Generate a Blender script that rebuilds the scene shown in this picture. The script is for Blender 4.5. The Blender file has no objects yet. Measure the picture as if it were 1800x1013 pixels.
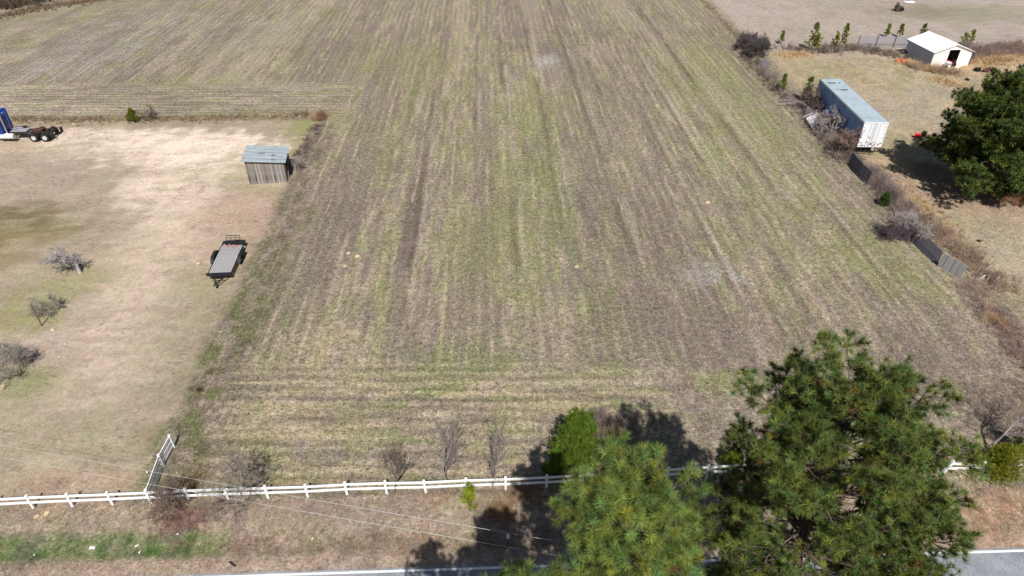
import bpy, math, random
import numpy as np
from mathutils import Vector, Matrix, Euler

# ------------------------------------------------------------------ camera, sky, sun, exposure
SC = bpy.context.scene
COL = SC.collection
PITCH = math.radians(36.0); CAMH = 34.0
cd = bpy.data.cameras.new('camera'); cam = bpy.data.objects.new('camera', cd); COL.objects.link(cam)
cam.location = (0, 0, CAMH); cam.rotation_euler = (math.pi/2-PITCH, 0, 0)
cd.lens = 24; cd.sensor_width = 36; cd.clip_start = 0.5; cd.clip_end = 6000
SC.camera = cam
SUN_EL = math.radians(50.0); SHADOW_AZ = math.radians(-6.0)      # shadows fall towards this azimuth (from +Y, clockwise)
w = bpy.data.worlds.new('World'); SC.world = w; w.use_nodes = True
nt = w.node_tree; bg = nt.nodes['Background']
sky = nt.nodes.new('ShaderNodeTexSky'); sky.sky_type = 'NISHITA'; sky.sun_disc = False
sky.sun_elevation = SUN_EL; sky.sun_rotation = math.pi+SHADOW_AZ
nt.links.new(sky.outputs[0], bg.inputs[0]); bg.inputs[1].default_value = 0.05
sl = bpy.data.lights.new('sun', 'SUN'); sl.energy = 4.8; sl.angle = math.radians(0.5); sl.color = (1, .975, .925)
so = bpy.data.objects.new('sun', sl); COL.objects.link(so)
SHD = Vector((math.sin(SHADOW_AZ)*math.cos(SUN_EL), math.cos(SHADOW_AZ)*math.cos(SUN_EL), -math.sin(SUN_EL)))
so.rotation_euler = SHD.to_track_quat('-Z', 'Y').to_euler(); so.location = (0, -20, 60)
SC.view_settings.view_transform = 'Standard'; SC.view_settings.look = 'None'
SC.view_settings.exposure = 0.17; SC.view_settings.gamma = 1
SC.render.resolution_x = 1024; SC.render.resolution_y = 576
SC.render.engine = 'CYCLES'

# ------------------------------------------------------------------ helpers
R = math.radians
rng = np.random.default_rng(7); random.seed(7)
def S(r, g, b, k=1.0):
    f = lambda c: ((c/255+.055)/1.055)**2.4 if c > 10.3 else c/255/12.92
    return (f(r)*k, f(g)*k, f(b)*k)
def G(px, py, h=0.0):
    "survey: a point of the photograph (1800 wide) taken down to the ground plane, or to height h"
    u = (px-900)/1200; v = (py-506.5)/1200
    z = (CAMH-h)/(math.sin(PITCH)+v*math.cos(PITCH))
    return (u*z, z*(math.cos(PITCH)-v*math.sin(PITCH)))
def G3(px, py, h=0.0):
    a = G(px, py, h); return Vector((a[0], a[1], h))

_T = np.random.default_rng(99).random((256, 256)).astype(np.float64)
def vnoise(x, y):
    xi = np.floor(x).astype(int); yi = np.floor(y).astype(int)
    fx = x-xi; fy = y-yi; fx = fx*fx*(3-2*fx); fy = fy*fy*(3-2*fy)
    a = _T[xi % 256, yi % 256]; b = _T[(xi+1) % 256, yi % 256]; c = _T[xi % 256, (yi+1) % 256]; d = _T[(xi+1) % 256, (yi+1) % 256]
    return (a*(1-fx)+b*fx)*(1-fy)+(c*(1-fx)+d*fx)*fy
def fbm(x, y, o=4):
    s = 0; t = 0; a = 1.0
    for i in range(o):
        s = s+a*vnoise(x+17.3*i, y+9.1*i); t += a; a *= .55; x = x*2.03; y = y*2.03
    return s/t
def sst(a, b, x):
    t = np.clip((x-a)/(b-a), 0, 1); return t*t*(3-2*t)

def hgt(x, y):
    x = np.asarray(x, float); y = np.asarray(y, float)
    road = 21.15+.0355*x
    d = y-road
    ditch = -.10*np.exp(-((d-1.9)/.8)**2)+.05*np.exp(-((d-3.6)/.9)**2)
    left = sst(-24, -27, x)*sst(26, 30, y)
    rough = .10*(fbm(x*.35, y*.35, 3)-.5)*(1-.6*left)
    fine = .05*(fbm(x*1.7, y*1.7, 2)-.5)*(1-left)
    near = sst(.15, .8, d)
    bank = .25*np.exp(-((x-39.2)/1.3)**2)*sst(44, 50, y)*sst(125, 118, y)
    mound = 1.5*np.exp(-((x-78)/5.5)**2-((y-103)/4.5)**2)
    return (ditch+rough+fine+bank+mound)*near
def H1(x, y): return float(hgt(x, y))

def fleft(y): return -22.6-.04*(y-34.4)
def paint(x, y):
    "real surface colour of soil, straw and weeds (x, y arrays) -> rgb, row masks"
    x = np.asarray(x, float); y = np.asarray(y, float)
    n1 = fbm(x*.09+3, y*.05+1, 4); n2 = fbm(x*.35+31, y*.2+7, 4); n3 = fbm(x*1.1+5, y*.9+77, 3); n4 = fbm(x*.5+15, y*1.6+7, 4)
    xr = x+.04*y
    st = fbm(xr*.55+50, y*.025+3, 4)            # long streaks along the rows
    st2 = fbm(xr*1.3+11, y*.06+9, 3)
    c = np.empty(x.shape+(3,)); c[...] = S(160, 146, 119)
    def mix(m, col):
        m = np.clip(m, 0, 1)[..., None]; c[...] = c*(1-m)+np.array(col)*m
    def blob(px, py, rx, ry, col, k, sharp=.5, rot=0):
        gx, gy = G(px, py)
        dx = x-gx; dy = y-gy
        if rot: dx, dy = dx*math.cos(rot)+dy*math.sin(rot), -dx*math.sin(rot)+dy*math.cos(rot)
        d = np.sqrt((dx/rx)**2+(dy/ry)**2)+(n2-.5)*1.5+(n3-.5)*1.3+(n4-.5)*.9
        mix(k*sst(1+sharp, 1-sharp, d), col)
    olive = S(142, 143, 90); green = S(108, 130, 64); weed = S(131, 114, 104); straw = S(193, 172, 134); sage = S(148, 149, 128)
    dark = S(100, 88, 72); tan = S(181, 160, 125); sand = S(215, 199, 172); pink = S(166, 146, 128)
    # --- crop field
    mix(sst(.46, .66, st*.55+n2*.45)*.75, olive)
    mix(sst(.48, .66, n1*.6+st2*.4)*.5, weed)
    mix(sst(.56, .70, st2*.6+n3*.4)*.45, straw)
    mix(sst(.56, .72, 1-st)*.6, weed)
    for a in [(960, 280, 2.2, 12, green, .22), (990, 380, 1.6, 7, green, .2), (945, 210, 3.2, 9, olive, .45), (905, 330, 2.5, 11, olive, .5),
              (850, 430, 4, 7, olive, .45), (1330, 230, 5, 10, olive, .5), (1370, 330, 4, 9, olive, .4), (1290, 330, 1.2, 5, green, .4),
              (1250, 130, 6, 13, olive, .55), (700, 110, 9, 9, olive, .4), (600, 220, 8, 4, olive, .4), (1560, 480, 3.5, 5, olive, .55),
              (1420, 440, 3, 6, olive, .4), (730, 380, .8, 10, dark, .42), (712, 450, .8, 4, weed, .6), (1250, 590, 8, 4, weed, .45),
              (1180, 540, 6, 5, weed, .45), (620, 330, 3.5, 8, weed, .5), (560, 430, 3, 7, weed, .5), (920, 40, 5, 16, weed, .6), (965, 95, 3, 6, weed, .65),
              (958, 108, 2.2, 3.2, S(165, 162, 150), .8), (1180, 60, 6, 10, weed, .4), (1130, 110, 1.5, 14, dark, .25), (560, 600, 3.4, 2.6, straw, .5),
              (560, 520, .7, 5, straw, .45), (1500, 520, .5, 4, straw, .5), (1420, 520, .5, 4, straw, .5), (1330, 520, .45, 5, straw, .55),
              (600, 640, 6, .6, straw, .65), (640, 690, 6, .45, straw, .6), (480, 712, 4.5, .9, straw, .75), (570, 722, 5, .5, straw, .5),
              (700, 655, 5, .3, weed, .6), (600, 705, 5, .35, weed, .55), (560, 745, 5, .35, dark, .35), (760, 688, 1.4, .5, green, .75), (700, 712, 1.2, .35, green, .5),
              (820, 655, 3, 1.2, olive, .5), (860, 610, 4, 1.2, green, .25), (780, 620, 3, 1.0, green, .35), (1240, 480, 2.4, 1.8, S(178, 172, 158), .6),
              (430, 560, 1.6, 3, green, .5), (480, 450, 1.6, 2.6, olive, .7), (1600, 560, 5, 6, weed, .5), (1650, 640, 4, 4, weed, .5),
              (1050, 320, 3, 9, weed, .35), (1100, 450, 3, 8, weed, .3), (1080, 290, 1.2, 1.6, sand, .4), (800, 110, .8, 9, straw, .6), (800, 200, .7, 6, straw, .5),
              (640, 480, 2.2, 3, straw, .35), (430, 60, 13, 8, S(158, 152, 134), .55), (200, 60, 12, 14, S(160, 153, 143), .7), (400, 50, 4, 14, dark, .2),
              (90, 60, 3, 12, olive, .4), (130, 110, 10, 8, S(163, 155, 146), .7), (310, 150, 12, 3, olive, .35), (500, 160, 9, 3, sage, .6), (620, 150, 5, 4, sage, .5)]:
        blob(*a)
    dk = np.exp(-((xr-30.2+1.2*(n1-.5))/.8)**2)*sst(55, 80, y)*.45; mix(dk, dark)
    dk = np.exp(-((xr+7.2+.9*(n1-.5))/.6)**2)*sst(44, 52, y)*(.35+.3*n2); mix(dk, dark)
    for q, k in ((7.4, .3), (13.1, .35), (17.2, .25), (-1.1, .2), (23.0, .25)):
        mix(np.exp(-((xr-q+.6*(n2-.5))/.35)**2)*sst(60, 100, y)*k, dark)
    # front headland: cross rows
    hr = sst(38.5, 36, y+2*(n2-.5))*sst(fleft(y)+1.5, fleft(y)+3, x)*sst(24.6, 26.5, y)
    hs = fbm(x*.07+8, y*1.05+3, 3); hs2 = fbm(x*.12+1, y*2.2+6, 2)
    hm = hr*sst(14, 6, x)
    mix(hm*sst(.5, .62, hs)*.75, straw); mix(hm*sst(.56, .7, 1-hs2)*.7, S(124, 112, 92)); mix(hr*sst(.52, .7, n2)*.45, olive)
    mix(sst(29.5, 27.0, y)*sst(.3, .6, n2)*.45*hr, tan)
    # far left headland
    fh = sst(83.5, 85.5, y)*sst(98, 95, y-.02*(x+60))*sst(-19, -24, x+2*(n2-.5))
    mix(fh*.6*sst(-48, -62, x)+fh*.25, S(190, 175, 150)); mix(fh*sst(.52, .62, fbm(x*.05+4, y*.9+2, 3))*.5, S(126, 118, 98))
    # --- purple weeds and green along the field's left edge
    e = x-fleft(y)
    mix(np.exp(-((e-1.6)/2.4)**2)*sst(26, 30, y)*sst(82, 74, y)*(.3+.7*n2)*.9, S(124, 108, 92))
    mix(np.exp(-((e-.3)/1.1)**2)*sst(26.5, 28, y)*sst(46, 36, y)*sst(.38, .55, n2)*.85, green)
    mix(np.exp(-((e-.4)/1.0)**2)*sst(40, 46, y)*sst(.42, .6, n2)*.6, olive)
    mix(np.exp(-((e-4.5)/2)**2)*sst(34, 38, y)*sst(56, 44, y)*sst(.5, .62, n2)*.5, green)
    # --- dirt lot on the left
    lot = sst(.4, -.8, e+1.2*(n2-.5)+.8*(n3-.5))*sst(84.3, 83.2, y+.6*(n2-.5))*sst(24.0, 24.6, y-.04*x-.9)
    c0 = c.copy()
    c[...] = S(168, 151, 126)
    mix(sst(.45, .65, n1)*.6, S(156, 143, 124)); mix(sst(.5, .66, n2)*.35, S(147, 143, 107)); mix(sst(.6, .8, n3)*.3, S(180, 167, 143))
    redd = S(172, 148, 124)
    for a in [(330, 300, 6, 7, sand, 1), (250, 250, 12, 3.6, sand, .95), (380, 255, 7, 3, sand, .95), (300, 265, 9, 4, S(228, 212, 184), .7), (235, 500, 2.5, 7, S(190, 173, 147), .6), (180, 620, 3, 5, S(188, 171, 146), .55), (120, 720, 4, 4, S(180, 163, 138), .45), (150, 262, 10, 1.6, sand, .4), (300, 235, 9, 1.5, S(222, 208, 184), .6),
              (330, 370, 4.5, 5, sand, .5), (270, 440, 4, 6, sand, .35), (440, 370, 4, 5, redd, .75), (400, 420, 4, 4, redd, .45), (230, 530, 4.5, 6, S(181, 166, 143), .5),
              (170, 620, 5, 4, S(178, 163, 141), .5), (100, 590, 6, .5, S(186, 172, 150), .6), (160, 606, 4, .5, S(186, 172, 150), .5),
              (30, 400, 6, 4, S(112, 104, 62), .85), (60, 375, 3, 2, S(92, 84, 50), .6), (10, 440, 4, 3, S(128, 116, 72), .8), (140, 490, 4, 1.6, S(130, 139, 72), .6),
              (60, 520, 4, 2.5, S(140, 146, 92), .6), (20, 560, 4, 2, S(138, 144, 80), .7), (20, 680, 3, 1.6, S(100, 125, 50), .85), (90, 740, 5, 2, S(144, 143, 104), .5),
              (230, 780, 5, 2.2, S(150, 146, 110), .6), (60, 800, 5, 1.5, S(148, 148, 110), .5), (200, 840, 7, 1, S(172, 148, 120), .6), (40, 700, 6, 2, S(170, 158, 130), .4),
              (420, 300, 2.2, 3.2, S(143, 146, 94), .6), (470, 330, 3.5, 1.3, S(148, 148, 104), .55), (535, 215, 2.3, 5.5, S(128, 140, 80), .85), (520, 260, 2, 4, S(128, 138, 80), .6),
              (455, 210, 6, 1.4, S(150, 138, 118), .7), (200, 218, 30, .9, S(142, 132, 98), .55), (100, 300, 9, 5, S(160, 147, 126), .6), (60, 255, 6, 2, S(176, 160, 125), .5),
              (340, 560, 2, 5, S(150, 146, 108), .6), (360, 490, 2.6, 2.5, S(152, 148, 108), .6), (240, 700, 5, 3, S(160, 150, 124), .5), (110, 460, 7, 4, S(158, 148, 112), .35)]:
        blob(*a)
    mix(np.exp(-((y-24.9-.036*x-.9)/.7)**2)*sst(.3, .6, n2)*.8, S(150, 122, 98))
    c[...] = c0*(1-lot[..., None])+c*lot[..., None]
    # tree line / brush strip north of the lot
    mix(np.exp(-((y-83.9+.5*(n2-.5))/.8)**2)*sst(-23, -26, x)*.75, S(122, 106, 82))
    # --- verge between fence and road
    d = y-(21.15+.0355*x); fy = 24.15+.036*x*.9
    fenceline = 25.55+.02*x
    vg = sst(fenceline+.5, fenceline-.2, y+.3*(n3-.5))
    mix(vg*.9, S(164, 145, 123)); mix(vg*sst(.5, .62, n2)*.5, S(176, 158, 124)); mix(vg*sst(.48, .62, n3)*.35, S(150, 138, 100))
    mix(vg*sst(-22, -19, x)*sst(.42, .58, fbm(x*.6+9, y*.8+3, 3))*.35, S(156, 124, 112))
    mix(vg*np.exp(-((d-1.5)/.45)**2)*sst(-17.5, -15, x)*.55*(.3+n2), S(120, 100, 70))
    gm = np.exp(-((d-1.95+.5*(n4-.5))/.85)**4)*sst(-15.2, -17.5, x+2*(n3-.5)); mix(gm*.85, S(118, 130, 74)); mix(gm*sst(.34, .6, n3*.6+n4*.4)*.95, S(74, 108, 40))
    mix(sst(1.15, .85, d+.3*(n3-.5))*.9, S(173, 147, 122)); mix(sst(.5, .2, d)*.4, S(150, 138, 124))
    # --- right hand yards
    ry = sst(39.2, 40.8, x+1.2*(n2-.5)-.004*(y-80))*sst(44, 47, y)
    c0 = c.copy(); c[...] = S(180, 162, 130)
    mix(sst(.48, .62, n1)*.45, S(168, 148, 116)); mix(sst(.48, .64, n2)*.6, S(152, 146, 100)); mix(sst(.5, .64, n3)*.45, S(200, 175, 132))
    far = sst(107.5, 111, y+1.5*(n2-.5)); mix(far, S(178, 163, 147)); mix(far*sst(.45, .65, n1)*.6, S(164, 150, 132)); mix(far*sst(.5, .7, n2)*.4, S(150, 145, 118))
    for a in [(1690, 335, 5, 3, S(150, 120, 96), .8), (1620, 300, 3, 2.5, S(142, 110, 80), .7), (1760, 370, 6, 2.5, S(163, 138, 110), .7), (1560, 95, 14, 3.5, S(186, 163, 124), .4),
              (1640, 165, 7, 3, S(168, 155, 132), .6), (1600, 195, 5, 4, S(172, 158, 134), .6), (1560, 245, 3, 5, S(150, 146, 100), .55), (1760, 110, 9, 5, S(196, 160, 110), .8),
              (1700, 420, 5, 4, S(158, 148, 112), .6), (1740, 300, 4, 2, S(120, 90, 66), .7), (1560, 290, 3, 4, S(178, 152, 112), .6), (1790, 460, 4, 3, S(178, 162, 132), .5),
              (1720, 25, 14, 6, S(142, 142, 108), .7), (1600, 20, 7, 4, S(140, 126, 100), .6), (1300, 25, 12, 10, S(184, 166, 152), .7), (1420, 40, 14, 6, S(176, 160, 142), .5)]:
        blob(*a)
    c[...] = c0*(1-ry[..., None])+c*ry[..., None]
    # far edge of field: path edge straw line
    mix(np.exp(-((x-37.6-.5*(n2-.5))/.5)**2)*sst(95, 105, y)*.6, S(186, 160, 120))
    mix(np.exp(-((x-39.6)/1.0)**2)*sst(44, 47, y)*sst(128, 118, y)*.6, S(146, 124, 104))
    # right front corner, pink soil and straw
    mix(sst(30, 33, x)*sst(46, 42, y)*sst(26, 28, y)*.6, S(163, 143, 122)); mix(sst(24, 27, x)*vg*.6, S(188, 152, 118))
    # far left woods floor
    mix(sst(146, 152, y-.5*(x+95))*sst(-60, -75, x), S(92, 74, 58))
    infld = (1-lot)*(1-ry)*(1-vg)
    rv = infld*(1-hr)*(1-fh)*sst(29, 33, y)*sst(.3, 1.6, e+1)
    rv = np.where((y > 96) & (x < -19), np.maximum(infld*(1-fh), 0), rv)
    rh = np.clip(hm*.9+fh, 0, 1)
    rough = np.clip(infld+vg*.6+ry*.35+lot*.08, 0, 1)
    # patchwork of small weeds, moss and straw at the metre scale
    inr = rv > .3; inh = rh > .3
    lx = np.where(inr, xr*1.5, np.where(inh, x*.25, x*.9)); ly = np.where(inr, y*.16, np.where(inh, y*1.3, y*.75))
    m5 = fbm(lx+91, ly+5, 4); m6 = fbm(lx*1.7+21, ly*1.7+45, 4); m7 = fbm(x*.8+4, y*.6+15, 4)
    gn = sst(.42, .62, fbm(x*.05+13, y*.03+2, 3)*.5+n1*.5)      # greener and browner parts of the field
    mix(rough*sst(.52, .66, m5)*(.25+.5*gn), S(140, 145, 92)); mix(rough*sst(.53, .64, 1-m5)*(.65-.35*gn), S(128, 115, 104)); mix(rough*sst(.57, .68, m6)*.38, S(196, 180, 148)); mix(rough*sst(.57, .67, 1-m6)*.4, S(108, 99, 80))
    mix(rough*sst(.56, .68, m7)*.3, S(136, 144, 92)); mix(rough*sst(.56, .68, 1-m7)*.3, S(144, 132, 120))
    n2 = fbm(x*.6+3, y*.35+71, 4)
    for a in [(960, 270, 2.6, 13, green, .26), (990, 380, 1.8, 7, green, .24), (940, 200, 3.0, 9, olive, .5), (900, 350, 3, 12, olive, .4), (850, 430, 4, 7, olive, .4), (1330, 230, 5, 10, olive, .45), (1250, 130, 6, 13, olive, .5), (1250, 260, .9, 5, green, .5),
              (700, 110, 9, 9, olive, .35), (600, 220, 8, 4, olive, .35), (1560, 480, 3.5, 5, olive, .45), (730, 370, .8, 9, dark, .45), (712, 450, .9, 5, weed, .5), (735, 300, 1.0, 8, weed, .5), (1250, 590, 8, 3, weed, .4), (920, 40, 5, 16, weed, .45), (965, 95, 3, 6, weed, .5),
              (958, 108, 2.2, 3.2, S(172, 170, 160), .7), (1240, 480, 2.6, 1.8, S(180, 174, 164), .55), (560, 600, 2.6, 2.2, straw, .4), (780, 688, 1.6, .5, green, .7), (430, 560, 1.6, 3, green, .35), (820, 640, 5, 1.6, green, .3), (620, 330, 3.5, 8, weed, .3), (1650, 640, 4, 4, weed, .4), (540, 500, 2.5, 9, weed, .35)]:
        blob(*a)
    bk = fbm(xr*.8+2, y*.09+40, 3); sg_ = fbm(x*1.4+9, y*.5+4, 3)
    for q, k, wd, ya, yb in ((-7.0, .5, .45, 46, 84), (-9.6, .4, .4, 60, 110), (30.2, .55, .7, 62, 140), (7.6, .65, .5, 58, 140), (13.2, .6, .5, 50, 150), (16.2, .5, .4, 70, 150), (2.6, .5, .45, 48, 150), (-1.2, .45, .4, 80, 150), (20.5, .5, .5, 45, 110), (24.5, .45, .4, 60, 120), (-14, .45, .5, 90, 160), (-22, .5, .6, 100, 170), (-30, .5, .6, 105, 170), (-40, .4, .7, 100, 160), (34, .4, .5, 44, 70), (-17.5, .4, .4, 42, 70)):
        mm = rv*sst(ya-4, ya+4, y)*sst(yb+8, yb-8, y)*sst(.36, .54, bk)*(.5+.9*sg_)
        mix(np.exp(-((xr-q+.8*(bk-.5))/wd)**2)*k*mm, S(92, 82, 68)); mix(np.exp(-((xr-q-wd*1.5+.8*(bk-.5))/.22)**2)*k*.8*mm, S(205, 192, 166))
    eb = np.exp(-((e-1.2+2.0*(n4-.5))/(1.9+.02*(60-y)))**2)*sst(26, 29, y)*sst(84, 78, y); m8 = fbm(x*1.3+7, y*.9+2, 4)
    mix(eb*.75*sst(.36, .56, m8), S(112, 99, 80)); mix(eb*.8*sst(.55, .66, m8)*sst(60, 44, y), S(104, 118, 60)); mix(eb*.6*sst(.52, .62, 1-m8), S(150, 134, 118)); mix(eb*.5*sst(.58, .7, m7), S(84, 78, 56))
    for a in [(320, 262, 8, 4.5, S(226, 209, 181), .75), (200, 240, 12, 1.6, S(222, 205, 178), .6), (400, 262, 5, 2.2, S(226, 209, 181), .6), (290, 330, 4, 5, S(214, 196, 168), .55), (300, 400, 3, 6, S(200, 181, 152), .5), (240, 500, 2.6, 6, S(196, 177, 149), .5), (190, 620, 2.6, 5, S(192, 173, 146), .45), (430, 390, 4, 4.5, S(180, 155, 130), .5)]: blob(*a)
    mix(rv*sst(.55, .68, fbm(xr*.28+70, y*.012+3, 3))*.35, S(124, 112, 98)); mix(rv*sst(.55, .68, 1-fbm(xr*.28+70, y*.012+3, 3))*.3, S(180, 166, 138))
    mix(lot*sst(.52, .66, fbm(x*.35+3, y*1.1+61, 4))*.3, S(192, 176, 150)); mix(lot*sst(.54, .68, fbm(x*.4+43, y*1.3+6, 4))*.35, S(142, 127, 105))
    g_ = c.mean(axis=-1, keepdims=True); c[...] = g_+(c-g_)*.90
    mix(lot*sst(.52, .64, m7)*sst(.44, .56, fbm(x*.13+8, y*.11+3, 3))*.24, S(144, 140, 102)); mix(lot*sst(.54, .66, 1-m7)*.22, S(146, 126, 104))
    c *= np.array([1.05, 1.0, 1.08])*lot[..., None]+np.array([.965, .945, 1.05])*(1-lot[..., None])
    return c, rv, rh, rough

# ------------------------------------------------------------------ materials
MATS = {}
def nodes(name):
    m = bpy.data.materials.new(name); m.use_nodes = True
    n = m.node_tree; b = n.nodes['Principled BSDF']; return m, n, b
def N(n, t, **k):
    a = n.nodes.new(t)
    for q, v in k.items():
        if q.startswith('i_'):
            key = q[2:]; key = int(key) if key.isdigit() else key
            a.inputs[key].default_value = v
        else: setattr(a, q, v)
    return a
def mat(name, col, rough=.7, metal=0, var=.25, scale=3.0, stretch=(1, 1, 1), bump=.0, spot=None, spotscale=2.0, spotthr=.6, spec=.3, bscale=None):
    "procedural: base colour broken by noise, optional stains of a second colour, optional bump"
    if name in MATS: return MATS[name]
    m, n, b = nodes(name); L = n.links.new
    tc = N(n, 'ShaderNodeTexCoord'); mp = N(n, 'ShaderNodeMapping'); mp.inputs['Scale'].default_value = stretch
    L(tc.outputs['Object'], mp.inputs[0])
    no = N(n, 'ShaderNodeTexNoise'); no.inputs['Scale'].default_value = scale; no.inputs['Detail'].default_value = 6
    L(mp.outputs[0], no.inputs['Vector'])
    cr = N(n, 'ShaderNodeMapRange'); cr.inputs[1].default_value = .3; cr.inputs[2].default_value = .7
    cr.inputs[3].default_value = 1-var; cr.inputs[4].default_value = 1+var*.6; L(no.outputs[0], cr.inputs[0])
    mul = N(n, 'ShaderNodeVectorMath', operation='SCALE'); mul.inputs[0].default_value = col[:3]; L(cr.outputs[0], mul.inputs['Scale'])
    out = mul.outputs[0]
    if spot:
        n2 = N(n, 'ShaderNodeTexNoise'); n2.inputs['Scale'].default_value = spotscale; n2.inputs['Detail'].default_value = 5
        L(tc.outputs['Object'], n2.inputs['Vector'])
        r2 = N(n, 'ShaderNodeMapRange'); r2.inputs[1].default_value = spotthr; r2.inputs[2].default_value = spotthr+.08; L(n2.outputs[0], r2.inputs[0])
        mx = N(n, 'ShaderNodeMix', data_type='RGBA'); L(r2.outputs[0], mx.inputs[0]); L(out, mx.inputs[6]); mx.inputs[7].default_value = (*spot, 1); out = mx.outputs[2]
    L(out, b.inputs['Base Color'])
    b.inputs['Roughness'].default_value = rough; b.inputs['Metallic'].default_value = metal; b.inputs['Specular IOR Level'].default_value = spec
    if bump:
        bp = N(n, 'ShaderNodeBump'); bp.inputs['Strength'].default_value = 1; bp.inputs['Distance'].default_value = bump; L(no.outputs[0], bp.inputs['Height']); L(bp.outputs[0], b.inputs['Normal'])
    MATS[name] = m; return m
def vcmat(name, rough=.75, trans=0.0, spec=.2, coat=0):
    "leaf or twig material: colour carried per leaf"
    if name in MATS: return MATS[name]
    m, n, b = nodes(name); L = n.links.new
    a = N(n, 'ShaderNodeAttribute', attribute_name='col')
    geo = N(n, 'ShaderNodeTexCoord'); no = N(n, 'ShaderNodeTexNoise'); no.inputs['Scale'].default_value = 1.3; no.inputs['Detail'].default_value = 4
    L(geo.outputs['Object'], no.inputs['Vector'])
    cr = N(n, 'ShaderNodeMapRange'); cr.inputs[1].default_value = .35; cr.inputs[2].default_value = .65; cr.inputs[3].default_value = .8; cr.inputs[4].default_value = 1.18; L(no.outputs[0], cr.inputs[0])
    mul = N(n, 'ShaderNodeVectorMath', operation='SCALE'); L(a.outputs['Color'], mul.inputs[0]); L(cr.outputs[0], mul.inputs['Scale'])
    L(mul.outputs[0], b.inputs['Base Color']); b.inputs['Roughness'].default_value = rough; b.inputs['Specular IOR Level'].default_value = spec
    if trans:
        t = N(n, 'ShaderNodeBsdfTranslucent'); L(mul.outputs[0], t.inputs[0]); ms = N(n, 'ShaderNodeMixShader'); ms.inputs[0].default_value = trans
        L(b.outputs[0], ms.inputs[1]); L(t.outputs[0], ms.inputs[2]); L(ms.outputs[0], n.nodes['Material Output'].inputs[0])
    MATS[name] = m; return m

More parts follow.
